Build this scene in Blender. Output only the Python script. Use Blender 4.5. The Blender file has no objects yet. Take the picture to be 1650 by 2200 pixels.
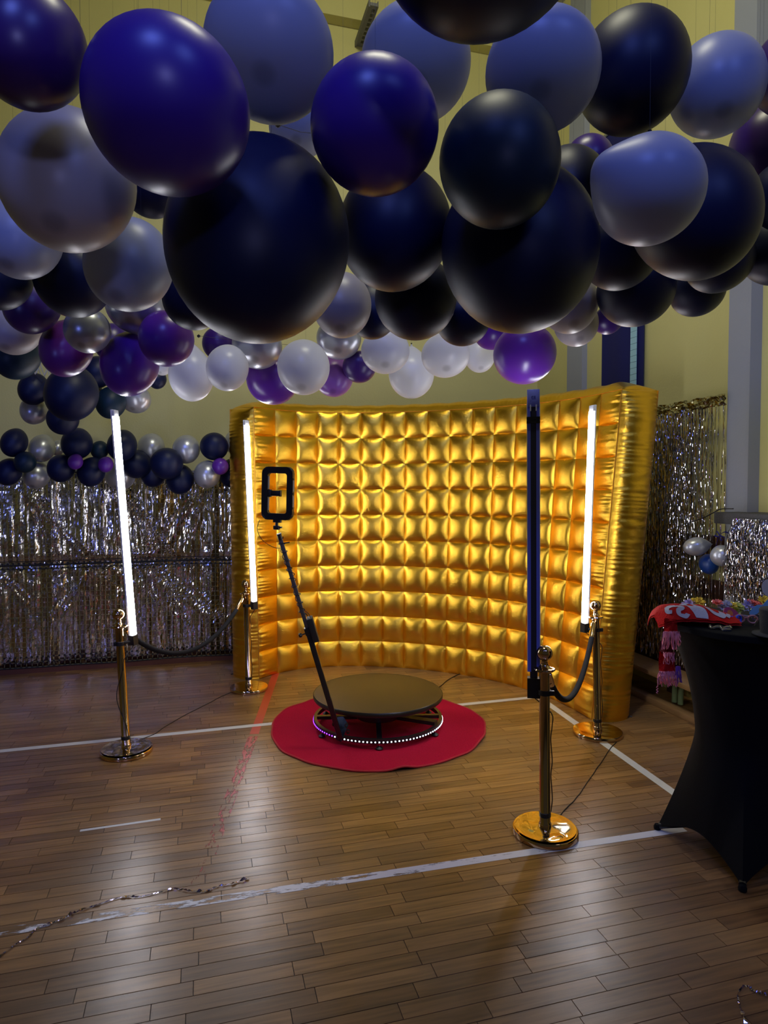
import bpy, bmesh, math, random
import numpy as np
from mathutils import Vector, Matrix, Euler, noise
random.seed(7)
C = bpy.context.scene.collection
SC = bpy.context.scene
PI = math.pi

# ------------------------------------------------------------------ camera
F = 1400.0; PITCH = math.atan(50/1400); CAMH = 1.70
cam_d = bpy.data.cameras.new('camera'); cam = bpy.data.objects.new('camera', cam_d); C.objects.link(cam)
cam.location = (0, 0, CAMH); cam.rotation_euler = (PI/2-PITCH, 0, 0)
cam_d.sensor_fit = 'VERTICAL'; cam_d.sensor_height = 24; cam_d.sensor_width = 18
cam_d.lens = 24*F/2200; cam_d.clip_start = 0.05; cam_d.clip_end = 60
SC.camera = cam
# ------------------------------------------------------------------ world and exposure
W = bpy.data.worlds.new('world'); SC.world = W; W.use_nodes = True
W.node_tree.nodes['Background'].inputs[0].default_value = (0.75, 0.72, 0.62, 1)
W.node_tree.nodes['Background'].inputs[1].default_value = 0.04
SC.view_settings.view_transform = 'Standard'; SC.view_settings.look = 'None'
SC.view_settings.gamma = 1.0; SC.view_settings.use_curve_mapping = False
SC.view_settings.exposure = 0.0
TUBE = 46.0
def spot(name, loc, aim, col, power, angle, rad=0.12, blend=0.6):
    l = bpy.data.lights.new(name, 'SPOT'); l.energy = power; l.color = col
    l.spot_size = math.radians(angle); l.spot_blend = blend; l.shadow_soft_size = rad
    o = bpy.data.objects.new(name, l); C.objects.link(o); o.location = loc
    o.rotation_euler = (Vector(aim)-Vector(loc)).to_track_quat('-Z', 'Y').to_euler()
    return o
# stage spots of the hall, behind the photographer, and the disco beam on the right wall
spot('stage_spot', (-0.8, -1.6, 6.3), (-0.3, 2.6, 2.9), (0.16, 0.24, 1.0), 360, 80, .6)
spot('stage_spot', (2.2, -1.8, 6.0), (0.8, 3.4, 2.6), (0.18, 0.28, 1.0), 190, 80, .6)
spot('disco_spot', (-1.0, -1.0, 2.2), (2.52, 4.55, 1.72), (1.0, 0.12, 0.65), 20, 5)
spot('disco_spot', (-1.0, -0.9, 2.3), (2.47, 4.72, 1.66), (0.3, 0.22, 1.0), 16, 5)
def area(name, loc, aim, col, power, sx, sy):
    l = bpy.data.lights.new(name, 'AREA'); l.energy = power; l.color = col; l.shape = 'RECTANGLE'; l.size = sx; l.size_y = sy
    o = bpy.data.objects.new(name, l); C.objects.link(o); o.location = loc
    o.rotation_euler = (Vector(aim)-Vector(loc)).to_track_quat('-Z', 'Y').to_euler()
    return o
spot('wash_spot', (-3.2, -2.6, 2.3), (-2.2, 6.4, 1.2), (0.22, 0.28, 1.0), 150, 34, .22)
spot('wash_spot', (0.6, -2.8, 2.9), (-2.0, 6.4, 1.0), (0.40, 0.42, 1.0), 110, 34, .2)
area('wall_fill', (0.2, 2.6, 6.8), (0.6, 6.5, 2.6), (1.0, 0.97, 0.70), 88, 1.2, 0.3)  # unseen fill light, added to brighten the yellow walls

# ------------------------------------------------------------------ helpers
def ray(x, y):
    a = (x-825)/F; b = (1100-y)/F
    return Vector((a, math.cos(PITCH)+b*math.sin(PITCH), -math.sin(PITCH)+b*math.cos(PITCH)))
CAM = Vector((0, 0, CAMH))
def at(x, y, Y): d = ray(x, y); return CAM + d*(Y/d.y)          # a point of the picture at distance Y
def onz(x, y, z=0.0): d = ray(x, y); return CAM + d*((z-CAMH)/d.z)   # ... at height z
A = math.radians(15.5); CA, SA = math.cos(A), math.sin(A)        # the hall is turned by 15.5 degrees
def room(u, v, z=0.0): return Vector((u*CA-v*SA, u*SA+v*CA, z))
def uv_of(p): return (p.x*CA+p.y*SA, -p.x*SA+p.y*CA)
def onu(x, y, u):
    d = ray(x, y); t = u/(d.x*CA+d.y*SA); p = CAM+d*t; return uv_of(p)[1], p.z
def onv(x, y, v):
    d = ray(x, y); t = v/(-d.x*SA+d.y*CA); p = CAM+d*t; return uv_of(p)[0], p.z

def nt(name):
    m = bpy.data.materials.new(name); m.use_nodes = True
    return m, m.node_tree, m.node_tree.nodes['Principled BSDF']
def sets(b, **k):
    for a, v in k.items():
        b.inputs[a.replace('_', ' ')].default_value = v
def mat(name, col, rough=0.5, metal=0.0, bump=0, bscale=30, spec=0.5, var=0.0, vscale=8, stretch=None, coat=0):
    m, t, b = nt(name); N = t.nodes; L = t.links
    sets(b, Base_Color=(*col, 1), Roughness=rough, Metallic=metal); b.inputs['Specular IOR Level'].default_value = spec
    if coat: b.inputs['Coat Weight'].default_value = coat; b.inputs['Coat Roughness'].default_value = 0.08
    if bump or var:
        tc = N.new('ShaderNodeTexCoord'); src = tc.outputs['Object']
        if stretch:
            mp = N.new('ShaderNodeMapping'); mp.inputs['Scale'].default_value = stretch; L.new(src, mp.inputs[0]); src = mp.outputs[0]
    if bump:
        n = N.new('ShaderNodeTexNoise'); n.inputs['Scale'].default_value = bscale; n.inputs['Detail'].default_value = 3
        L.new(src, n.inputs['Vector'])
        bp = N.new('ShaderNodeBump'); bp.inputs['Strength'].default_value = bump; bp.inputs['Distance'].default_value = 0.01
        L.new(n.outputs[0], bp.inputs['Height']); L.new(bp.outputs[0], b.inputs['Normal'])
    if var:
        n2 = N.new('ShaderNodeTexNoise'); n2.inputs['Scale'].default_value = vscale; n2.inputs['Detail'].default_value = 4
        L.new(src, n2.inputs['Vector'])
        mx = N.new('ShaderNodeMix'); mx.data_type = 'RGBA'
        mx.inputs[6].default_value = (*[c*(1-var) for c in col], 1); mx.inputs[7].default_value = (*[min(1, c*(1+var)) for c in col], 1)
        L.new(n2.outputs[0], mx.inputs[0]); L.new(mx.outputs[2], b.inputs['Base Color'])
    return m
def emit(name, col, s):
    m, t, b = nt(name); sets(b, Base_Color=(*col, 1)); b.inputs['Emission Color'].default_value = (*col, 1); b.inputs['Emission Strength'].default_value = s
    return m

class MB:
    def __init__(s): s.v = []; s.f = []
    def add(s, vs, fs, M=None):
        o = len(s.v)
        s.v += [tuple(M @ Vector(p)) if M else tuple(p) for p in vs]; s.f += [tuple(i+o for i in q) for q in fs]; return s
    def box(s, x0, y0, z0, x1, y1, z1, M=None):
        v = [(x0,y0,z0),(x1,y0,z0),(x1,y1,z0),(x0,y1,z0),(x0,y0,z1),(x1,y0,z1),(x1,y1,z1),(x0,y1,z1)]
        return s.add(v, [(3,2,1,0),(4,5,6,7),(0,1,5,4),(1,2,6,5),(2,3,7,6),(3,0,4,7)], M)
    def bevel_box(s, x0, y0, z0, x1, y1, z1, r, M=None):
        bm = bmesh.new(); bmesh.ops.create_cube(bm, size=1)
        for w in bm.verts: w.co = Vector(((x0+x1)/2+w.co.x*(x1-x0), (y0+y1)/2+w.co.y*(y1-y0), (z0+z1)/2+w.co.z*(z1-z0)))
        bmesh.ops.bevel(bm, geom=bm.edges[:], offset=r, segments=2, affect='EDGES', profile=0.5)
        bm.verts.index_update()
        s.add([w.co.copy() for w in bm.verts], [[w.index for w in fc.verts] for fc in bm.faces], M); bm.free(); return s
    def tube(s, pts, r, n=8, cap=True, closed=False):
        pts = [Vector(p) for p in pts]; k = len(pts); rs = r if hasattr(r, '__len__') else [r]*k
        o = len(s.v); up = None
        for i, p in enumerate(pts):
            if closed: d = pts[(i+1) % k]-pts[i-1]
            else: d = pts[min(i+1, k-1)]-pts[max(i-1, 0)]
            d.normalize()
            if up is None:
                up = d.cross(Vector((0, 0, 1)))
                if up.length < .1: up = d.cross(Vector((1, 0, 0)))
            up = (up-d*up.dot(d)).normalized(); w = d.cross(up)
            for j in range(n):
                a = 2*PI*j/n; s.v.append(tuple(p+(up*math.cos(a)+w*math.sin(a))*rs[i]))
        for i in range(k if closed else k-1):
            i2 = (i+1) % k
            for j in range(n):
                s.f.append((o+i*n+j, o+i*n+(j+1) % n, o+i2*n+(j+1) % n, o+i2*n+j))
        if cap and not closed:
            s.f.append(tuple(o+j for j in range(n))[::-1]); s.f.append(tuple(o+(k-1)*n+j for j in range(n)))
        return s
    def lathe(s, prof, n=32, M=None, wob=None):
        o = []; fs = []
        for i, (r, z) in enumerate(prof):
            for j in range(n):
                a = 2*PI*j/n; o.append((r*math.cos(a), r*math.sin(a), z))
        for i in range(len(prof)-1):
            for j in range(n):
                fs.append((i*n+j, i*n+(j+1) % n, (i+1)*n+(j+1) % n, (i+1)*n+j))
        if prof[0][0] > 1e-5: fs.append(tuple(range(n))[::-1])
        if prof[-1][0] > 1e-5: fs.append(tuple((len(prof)-1)*n+j for j in range(n)))
        return s.add(o, fs, M)
    def grid(s, fn, nu, nv, u0=0., u1=1., v0=0., v1=1.):
        o = len(s.v)
        for j in range(nv+1):
            for i in range(nu+1): s.v.append(tuple(fn(u0+(u1-u0)*i/nu, v0+(v1-v0)*j/nv)))
        for j in range(nv):
            for i in range(nu):
                a = o+j*(nu+1)+i; s.f.append((a, a+1, a+nu+2, a+nu+1))
        return s
    def mesh(s, name, smooth=True, angle=None):
        m = bpy.data.meshes.new(name); m.from_pydata(s.v, [], s.f); m.validate(); m.update()
        if smooth:
            m.polygons.foreach_set('use_smooth', [True]*len(m.polygons))
            m.set_sharp_from_angle(angle=math.radians(angle or 40))
        return m
    def obj(s, name, material, parent=None, smooth=True, angle=None):
        m = s.mesh(name, smooth, angle); m.materials.append(material)
        return link(name, m, parent)
def link(name, mesh, parent=None):
    o = bpy.data.objects.new(name, mesh); C.objects.link(o)
    if parent: o.parent = parent
    return o
def tag(o, label=None, cat=None, group=None, kind=None):
    if label: o['label'] = label
    if cat: o['category'] = cat
    if group: o['group'] = group
    if kind: o['kind'] = kind
    return o
def thing(name, loc, label, cat, group=None, rz=0.0):
    o = bpy.data.objects.new(name, None); C.objects.link(o); o.location = loc; o.rotation_euler = (0, 0, rz); o.empty_display_size = .1
    return tag(o, label, cat, group)
def copy_tree(o, parent=None):
    c = o.copy(); C.objects.link(c); c.parent = parent
    for ch in [x for x in o.children]: copy_tree(ch, c)
    return c
def curve_pts(P, n):
    P = [Vector(p) for p in P]; out = []; k = len(P)
    for i in range(k-1):
        p0, p1, p2, p3 = P[max(i-1, 0)], P[i], P[i+1], P[min(i+2, k-1)]
        for j in range(n):
            t = j/n
            out.append(0.5*((2*p1)+(p2-p0)*t+(2*p0-5*p1+4*p2-p3)*t*t+(3*p1-p0-3*p2+p3)*t**3))
    out.append(P[-1]); return out
# ------------------------------------------------------------------ materials
YEL = mat('yellow_plaster', (0.60, 0.56, 0.22), .75, bump=.15, bscale=60, var=.10, vscale=1.5)
GRY = mat('grey_plaster', (0.30, 0.32, 0.36), .8, bump=.1, bscale=60)
CEIL = mat('rough_ceiling', (0.42, 0.42, 0.40), .9, bump=1.0, bscale=50)
GAP = mat('floor_joint', (0.015, 0.010, 0.006), .7)
BLACK = mat('black_plastic', (0.008, 0.008, 0.010), .4)
BLKMET = mat('black_steel', (0.012, 0.012, 0.014), .32, spec=.6)
GREYM = mat('grey_aluminium', (0.35, 0.36, 0.38), .35, metal=.8)
CHROME = mat('chrome', (0.7, 0.7, 0.72), .12, metal=1)
VELVET = mat('black_velvet', (0.012, 0.012, 0.014), .9, bump=.3, bscale=200, spec=.2)
CABLE = mat('dark_cable', (0.01, 0.008, 0.008), .5)
BRASS = mat('polished_gold', (0.62, 0.43, 0.25), .10, metal=1)
WHITEPL = mat('white_plastic', (0.75, 0.78, 0.85), .35)
BLUELIT = mat('blue_lit_channel', (0.16, 0.20, 1.0), .3, var=.0)  # blue light on the tube's channel walls, put into the base colour

def floor_mat():
    m, t, b = nt('oak_parquet'); N = t.nodes; L = t.links
    tc = N.new('ShaderNodeTexCoord'); oi = N.new('ShaderNodeObjectInfo'); at_ = N.new('ShaderNodeAttribute'); at_.attribute_name = 'tone'
    geo = N.new('ShaderNodeNewGeometry')
    ad = N.new('ShaderNodeMath'); ad.operation = 'ADD'; L.new(oi.outputs['Random'], ad.inputs[0]); L.new(at_.outputs['Fac'], ad.inputs[1])
    fr = N.new('ShaderNodeMath'); fr.operation = 'FRACT'; L.new(ad.outputs[0], fr.inputs[0])
    # grain: world position turned to plank direction, shifted by each plank's tone
    mp = N.new('ShaderNodeMapping'); mp.vector_type = 'POINT'; mp.inputs['Rotation'].default_value = (0, 0, -A)
    L.new(geo.outputs['Position'], mp.inputs[0])
    cb = N.new('ShaderNodeCombineXYZ'); L.new(fr.outputs[0], cb.inputs[2])
    sc = N.new('ShaderNodeVectorMath'); sc.operation = 'SCALE'; sc.inputs[3].default_value = 40; L.new(cb.outputs[0], sc.inputs[0])
    va = N.new('ShaderNodeVectorMath'); L.new(mp.outputs[0], va.inputs[0]); L.new(sc.outputs[0], va.inputs[1])
    mp2 = N.new('ShaderNodeMapping'); mp2.inputs['Scale'].default_value = (3.5, 55, 1); L.new(va.outputs[0], mp2.inputs[0])
    n1 = N.new('ShaderNodeTexNoise'); n1.inputs['Scale'].default_value = 1; n1.inputs['Detail'].default_value = 5; n1.inputs['Distortion'].default_value = .2; L.new(mp2.outputs[0], n1.inputs['Vector'])
    cr = N.new('ShaderNodeValToRGB'); e = cr.color_ramp.elements
    e[0].position = 0; e[0].color = (0.19, 0.090, 0.028, 1); e[1].position = 1; e[1].color = (0.37, 0.195, 0.062, 1)
    x = e.new(.35); x.color = (0.27, 0.135, 0.042, 1); x = e.new(.8); x.color = (0.36, 0.185, 0.058, 1)
    L.new(fr.outputs[0], cr.inputs[0])
    mx = N.new('ShaderNodeMix'); mx.data_type = 'RGBA'; mx.blend_type = 'MULTIPLY'; mx.inputs[0].default_value = .75
    cg = N.new('ShaderNodeValToRGB'); g = cg.color_ramp.elements; g[0].position = .32; g[0].color = (.36, .33, .30, 1); g[1].position = .62; g[1].color = (1, 1, 1, 1)
    L.new(n1.outputs[0], cg.inputs[0]); L.new(cr.outputs[0], mx.inputs[6]); L.new(cg.outputs[0], mx.inputs[7])
    # worn grey patches
    n2 = N.new('ShaderNodeTexNoise'); n2.inputs['Scale'].default_value = 1.3; n2.inputs['Detail'].default_value = 4; n2.inputs['Roughness'].default_value = .55; L.new(geo.outputs['Position'], n2.inputs['Vector'])
    cw = N.new('ShaderNodeValToRGB'); w = cw.color_ramp.elements; w[0].position = .42; w[0].color = (0, 0, 0, 1); w[1].position = .72; w[1].color = (.75, .75, .75, 1)
    L.new(n2.outputs[0], cw.inputs[0])
    m2 = N.new('ShaderNodeMix'); m2.data_type = 'RGBA'; L.new(cw.outputs[0], m2.inputs[0]); L.new(mx.outputs[2], m2.inputs[6]); m2.inputs[7].default_value = (0.16, 0.105, 0.060, 1)
    L.new(m2.outputs[2], b.inputs['Base Color'])
    rr = N.new('ShaderNodeMapRange'); rr.inputs[1].default_value = .3; rr.inputs[2].default_value = .7; rr.inputs[3].default_value = .29; rr.inputs[4].default_value = .37
    n3 = N.new('ShaderNodeTexNoise'); n3.inputs['Scale'].default_value = 5; n3.inputs['Detail'].default_value = 3; L.new(geo.outputs['Position'], n3.inputs['Vector'])
    L.new(n3.outputs[0], rr.inputs[0]); L.new(rr.outputs[0], b.inputs['Roughness'])
    bp = N.new('ShaderNodeBump'); bp.inputs['Strength'].default_value = .12; bp.inputs['Distance'].default_value = .004
    L.new(n1.outputs[0], bp.inputs['Height']); L.new(bp.outputs[0], b.inputs['Normal'])
    return m
OAK = floor_mat()

def paint_mat(name, col, lo, hi, sc=9):
    m, t, b = nt(name); N = t.nodes; L = t.links; sets(b, Base_Color=(*col, 1), Roughness=.4)
    tc = N.new('ShaderNodeTexCoord'); mp = N.new('ShaderNodeMapping'); mp.inputs['Scale'].default_value = (1, 4, 1); L.new(tc.outputs['Object'], mp.inputs[0])
    n = N.new('ShaderNodeTexNoise'); n.inputs['Scale'].default_value = sc; n.inputs['Detail'].default_value = 6; n.inputs['Roughness'].default_value = .65; L.new(mp.outputs[0], n.inputs['Vector'])
    sx = N.new('ShaderNodeSeparateXYZ'); L.new(tc.outputs['Generated'], sx.inputs[0])
    th = N.new('ShaderNodeMapRange'); th.inputs[3].default_value = lo; th.inputs[4].default_value = hi; L.new(sx.outputs[0], th.inputs[0])
    gt = N.new('ShaderNodeMath'); gt.operation = 'SUBTRACT'; L.new(n.outputs[0], gt.inputs[0]); L.new(th.outputs[0], gt.inputs[1])
    ml = N.new('ShaderNodeMath'); ml.operation = 'MULTIPLY'; ml.use_clamp = True; ml.inputs[1].default_value = 14; L.new(gt.outputs[0], ml.inputs[0])
    L.new(ml.outputs[0], b.inputs['Alpha'])
    return m

# ------------------------------------------------------------------ the hall
floor = MB().box(-7.5, -3.0, -0.06, 3.82, 6.97, -0.0035).obj('floor', GAP, smooth=False); floor.rotation_euler = (0, 0, A); tag(floor, kind='structure')
# oak planks: the nearest ones each an object, the rest joined
PW = 0.0705; rnd = random.Random(3); allp = []
v = -0.6; row = 0
while v < 6.93:
    u = -7.4-rnd.random()*.5
    while u < 3.8:
        Ln = rnd.choice((.34, .42, .42, .50))
        allp.append((u, v, Ln)); u += Ln
    v += PW
def pix(p):
    d = Vector(p)-CAM; f = Vector((0, math.cos(PITCH), -math.sin(PITCH))); upv = Vector((0, math.sin(PITCH), math.cos(PITCH)))
    z = d.dot(f)
    if z < .1: return (9999, 9999)
    return 825+F*d.x/z, 1100-F*d.dot(upv)/z
near = []
for q in allp:
    c = room(q[0]+q[2]/2, q[1]+PW/2); x, y = pix(c)
    if -60 < x < 1710 and 1050 < y < 2235: near.append((c.y, q))
near.sort(key=lambda t: t[0]); near = [q for _, q in near[:295]]; nearset = set(near)
pm = {}
for Ln in (.34, .42, .50):
    b = MB(); g = .0009
    b.add([(g,g,-.0035),(Ln-g,g,-.0035),(Ln-g,PW-g,-.0035),(g,PW-g,-.0035),(g+.0006,g+.0006,0),(Ln-g-.0006,g+.0006,0),(Ln-g-.0006,PW-g-.0006,0),(g+.0006,PW-g-.0006,0)],
          [(4,5,6,7),(0,1,5,4),(1,2,6,5),(2,3,7,6),(3,0,4,7)])
    pm[Ln] = b.mesh('plank', False); pm[Ln].materials.append(OAK)
for q in near:
    o = link('plank', pm[q[2]], floor); o.location = (min(q[0], 9), q[1], rnd.uniform(-.0002, .0002))
b = MB(); tones = []
for q in allp:
    if q in nearset: continue
    x0, y0, x1, y1 = q[0]+.0012, q[1]+.0012, min(q[0]+q[2], 3.81)-.0012, q[1]+PW-.0012
    if x1 <= x0: continue
    b.add([(x0,y0,-.0035),(x1,y0,-.0035),(x1,y1,-.0035),(x0,y1,-.0035),(x0,y0,0),(x1,y0,0),(x1,y1,0),(x0,y1,0)], [(4,5,6,7),(0,1,5,4),(1,2,6,5),(2,3,7,6),(3,0,4,7)])
    tones += [rnd.random()]*5
o = b.obj('planks', OAK, floor, smooth=False); o['kind'] = 'stuff'
at_ = o.data.attributes.new('tone', 'FLOAT', 'FACE'); at_.data.foreach_set('value', tones)

# court markings painted on the planks
WPAINT = paint_mat('white_court_paint', (.62, .62, .60), .22, .22)
WWORN = paint_mat('worn_white_court_paint', (.60, .60, .62), .56, .24, 7)
RPAINT = paint_mat('red_court_paint', (.50, .045, .03), .25, .25)
RWORN = paint_mat('worn_red_court_paint', (.42, .05, .04), .44, .57, 10)
def stripe(p0, p1, w, m, z=.0006, label=None):
    a = onz(*p0); c = onz(*p1); d = c-a; n = d.length
    o = MB().box(0, -w/2, 0.0004, n, w/2, z+.0004).obj('painted_line', m, smooth=False)
    o.location = a; o.rotation_euler = (0, 0, math.atan2(d.y, d.x)); 
    o.parent = floor; o.matrix_parent_inverse = Matrix.Rotation(-A, 4, 'Z')
    if label: o['label'] = label
    return o
stripe((-60, 1620), (1158, 1497), .052, WPAINT, label='white line running behind the red rug')
stripe((1155, 1496), (1490, 1733), .056, WPAINT, label='white line running from the golden wall to the black table')
stripe((-60, 2012), (1470, 1781), .050, WWORN, label='white line nearest the camera, worn away towards the left')
stripe((172, 1785), (345, 1760), .020, WPAINT, z=.0004, label='short thin grey-white strip')
stripe((595, 1440), (546, 1577), .062, RPAINT, z=.0004, label='bright red line next to the golden wall')
stripe((544, 1582), (425, 1900), .066, RWORN, z=.0002, label='worn, nearly vanished red line')

VW, UW, HC = 6.95, 3.80, 6.95
R3 = Euler((0, 0, A))
def roombox(name, u0, v0, z0, u1, v1, z1, m, kind='structure', parent=None):
    o = MB().box(u0, v0, z0, u1, v1, z1).obj(name, m, parent, smooth=False)
    if not parent: o.rotation_euler = (0, 0, A)
    if kind: tag(o, kind=kind)
    return o
roombox('wall_back', -7.6, VW, 0, UW, VW+.2, HC, YEL)
roombox('wall_right', UW, -3.0, 0, UW+.2, VW+.2, HC, YEL)
roombox('wall_left', -7.8, -3.0, 0, -7.6, VW+.2, HC, YEL)
roombox('ceiling', -7.8, -3.0, HC, UW+.2, VW+.2, HC+.15, CEIL)
roombox('trim_1', -7.6, VW-.14, 6.60, UW, VW, HC, YEL)                    # cove under the ceiling
va, _ = onu(1218, 800, UW-.06); vb, _ = onu(1250, 800, UW-.06); roombox('trim_2', UW-.06, vb, 0, UW, va, HC, GRY)
va, _ = onu(1564, 800, UW-.10); vb, _ = onu(1611, 800, UW-.10); roombox('trim_3', UW-.10, vb, 0, UW, va, HC, GRY)
roombox('baseboard_back', -7.6, 6.60, 0, .9, 6.64, .05, mat('red_brown_wood', (.10, .03, .015), .5))

# dark blue wall banner with a pale stripe
v0, _ = onu(1383, 780, UW-.03); v1, _ = onu(1292, 780, UW-.03)
t = thing('wall_banner', room(UW-.03, (v0+v1)/2, 0), 'dark navy cloth banner hanging on the right wall behind the golden wall corner', 'banner', rz=A)
h = (v1-v0)/2
MB().grid(lambda a, c: (.008*math.sin(a*9), -h+2*h*a, 1.2+c*3.9), 30, 8).obj('cloth', mat('navy_cloth', (.004, .006, .10), .9, bump=.2, bscale=200), t)
s0, _ = onu(1368, 780, UW-.04); s1, _ = onu(1355, 780, UW-.04); mv = (v0+v1)/2
b = MB()
k = 0
z = 1.25
while z < 5.0:
    b.box(-.016, s0-mv, z, -.010, s1-mv, z+.052); z += .055
o = b.obj('stripe', mat('pale_cyan_cloth', (.35, .62, .72), .7), t, smooth=False); o['label'] = 'pale cyan ribbed stripe'
MB().tube([(0, -h-.03, 5.1), (0, h+.03, 5.1)], .015).obj('rod', GREYM, t)

# slotted metal bar under the ceiling
p0 = at(805, 6, 6.55); ub, vb_ = uv_of(p0); zb = p0.z
t = thing('ceiling_fixture', room(ub, (vb_+VW)/2, zb), 'dark slotted metal bar sticking out high on the wall under the ceiling', 'bracket', rz=A)
hl = (VW-vb_)/2
MB().box(-.05, -hl, -.03, .035, hl, .0).box(-.06, -hl, -.045, -.045, hl, .02).box(.03, -hl, -.035, .04, hl, .02).obj('channel', mat('dusty_grey_steel', (.16, .16, .16), .6), t, smooth=False)
for i in range(8):
    y = -hl+.05+i*(2*hl-.08)/8
    MB().box(-.012, y, -.0325, .018, y+.035, -.0295).obj('slot', BLACK, t, smooth=False)
# ------------------------------------------------------------------ inflatable golden wall
def gold_mat():
    m, t, b = nt('gold_foil_fabric'); N = t.nodes; L = t.links
    sets(b, Base_Color=(.95, .55, .05, 1), Metallic=1.0, Roughness=.28)
    tc = N.new('ShaderNodeTexCoord'); mp = N.new('ShaderNodeMapping'); mp.inputs['Scale'].default_value = (1, 1, 2.2); L.new(tc.outputs['Object'], mp.inputs[0])
    n = N.new('ShaderNodeTexNoise'); n.inputs['Scale'].default_value = 55; n.inputs['Detail'].default_value = 5; n.inputs['Roughness'].default_value = .7; L.new(mp.outputs[0], n.inputs['Vector'])
    n2 = N.new('ShaderNodeTexNoise'); n2.inputs['Scale'].default_value = 11; n2.inputs['Detail'].default_value = 3; n2.inputs['Distortion'].default_value = 1.5; L.new(mp.outputs[0], n2.inputs['Vector'])
    ad = N.new('ShaderNodeMath'); ad.operation = 'MULTIPLY_ADD'; ad.inputs[1].default_value = .7; L.new(n2.outputs[0], ad.inputs[0]); L.new(n.outputs[0], ad.inputs[2])
    bp = N.new('ShaderNodeBump'); bp.inputs['Strength'].default_value = .35; bp.inputs['Distance'].default_value = .004; L.new(ad.outputs[0], bp.inputs['Height']); L.new(bp.outputs[0], b.inputs['Normal'])
    return m
GOLD = gold_mat(); SEAM = mat('gold_seam', (.75, .36, .05), .45, metal=.9)
bx = [560,593,638,684,729,774.5,820.6,866.7,911.5,956,999,1042,1080,1120,1160,1198,1235,1268]
cpx = [560,590,651,711,772,833,893,954,1014.5,1060,1132,1186,1227,1268]; cpy = [1459,1447,1436,1432,1429,1433,1438,1444,1453,1462,1481,1500,1520,1546]
txs = [547,589,634.5,682.5,729,777,823.6,872.7,920,967,1013.5,1062,1106,1155,1205,1252,1291,1334]
Wz = 2.42
Bp = [onz(x, float(np.interp(x, cpx, cpy))) for x in bx]
idx = np.arange(18)
fbx = np.polyfit(idx, [p.x for p in Bp], 4); fby = np.polyfit(idx, [p.y for p in Bp], 4)
Tx = []
for i, x in enumerate(txs):
    Y = float(np.polyval(fby, i)); d = ray(x, 870); Tx.append(d.x/d.y*Y)
ftx = np.polyfit(idx, Tx, 4)
def wp(i, z):
    k = max(0., min(1., z/Wz)); return Vector((float((1-k)*np.polyval(fbx, i)+k*np.polyval(ftx, i)), float(np.polyval(fby, i)), z))
def wn(i, z):                                   # horizontal normal, towards the inside of the curve
    d = wp(i+.01, z)-wp(i-.01, z); return Vector((d.y, -d.x, 0)).normalized()
TH = .30
t = thing('inflatable_wall', wp(8.5, 0), 'curved inflatable golden wall of quilted foil squares standing behind the platform', 'backdrop')
O0 = wp(8.5, 0)
rows = [Wz*k/10 for k in range(11)]
for i in range(17):
    for j in range(10):
        ph = random.random()*9; amp = .036*random.uniform(.92, 1.08)
        def cell(a, c, i=i, j=j):
            z = rows[j]+(rows[j+1]-rows[j])*c; p = wp(i+a, z); n = wn(i+a, z)
            ea = 1-abs(2*a-1)**2; ec = 1-abs(2*c-1)**2
            h = amp*(max(ea, 0)**.62)*(max(ec, 0)**.62)
            e = min(a, 1-a, c, 1-c)
            if 0 < e: h += .0022*math.sin((a if min(c, 1-c) < min(a, 1-a) else c)*38+ph)*math.exp(-e*9)*min(1, e*12)
            if i in (0, 16):
                q = a if i == 0 else 1-a
                h += (.003*math.sin(z*170+3*math.sin(z*23))+.010*noise.noise((q*1.5, z*36, i+.5)))*math.exp(-q*3.2)*min(1, q*9)
            droop = -.012*math.sin(PI*a)*(1-c) if j else 0
            return p+n*h+Vector((0, 0, max(droop, -.012)*0))-O0
        nu = 14 if i not in (0, 16) else 16; nv = 14 if i not in (0, 16) else 40
        MB().grid(cell, nu, nv).obj('quilted_cell', GOLD, t, angle=75)
def cap(i0, sgn):
    def f(a, c):
        z = Wz*c; p = wp(i0, z); n = -wn(i0, z); tg = (wp(i0+.05, z)-wp(i0-.05, z)).normalized()*sgn
        e = 4*a*(1-a); bul = .075*e**.6*min(1, max(0, (1-c)/.07))**.5
        r = (.0045*math.sin(z*150+5*math.sin(z*17+i0)+a*3)+.010*noise.noise((a*1.5, z*34, i0)))*(math.exp(-a*5)+math.exp(-(1-a)*5))*min(1, min(a, 1-a)*12)
        r += .006*noise.noise((a*2, z*22, i0))*e
        lean = 0
        return p+n*(TH*a)+tg*(bul+r)-O0+Vector((0, 0, .035*a*c*0))
    return MB().grid(f, 18, 420)
c0 = cap(0, -1); c0.obj('end_panel', GOLD, t, angle=80)
cap(17, 1).obj('end_panel', GOLD, t, angle=80)
def topf(a, c):
    i = 17*a; p = wp(i, Wz); n = -wn(i, Wz); e = 4*c*(1-c)
    e2 = min(1, min(a, 1-a)*22)**.5
    h = .085*e**.6*e2+e2*(.004*math.sin(i*2*PI)*e+.004*math.sin(i*31)*math.exp(-c*5)*min(1, c*10))
    return p+n*(TH*c)+Vector((0, 0, h))-O0
MB().grid(topf, 240, 12).obj('top_panel', GOLD, t, angle=80)
def backf(a, c):
    i = 17*a; z = Wz*c; p = wp(i, z)-wn(i, z)*(TH+.05*(4*c*(1-c))**.5*(4*a*(1-a))**.5); return p-O0
MB().grid(backf, 60, 24).obj('back_panel', GOLD, t)
b = MB()
for i in (0, 17):
    b.tube([wp(i, z)+wn(i, z)*.002-O0 for z in np.linspace(0.004, Wz, 40)], .0035, 5)
    b.tube([wp(i, z)-wn(i, z)*(TH+.002)-O0 for z in np.linspace(0.004, Wz, 40)], .0045, 5)
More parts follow.
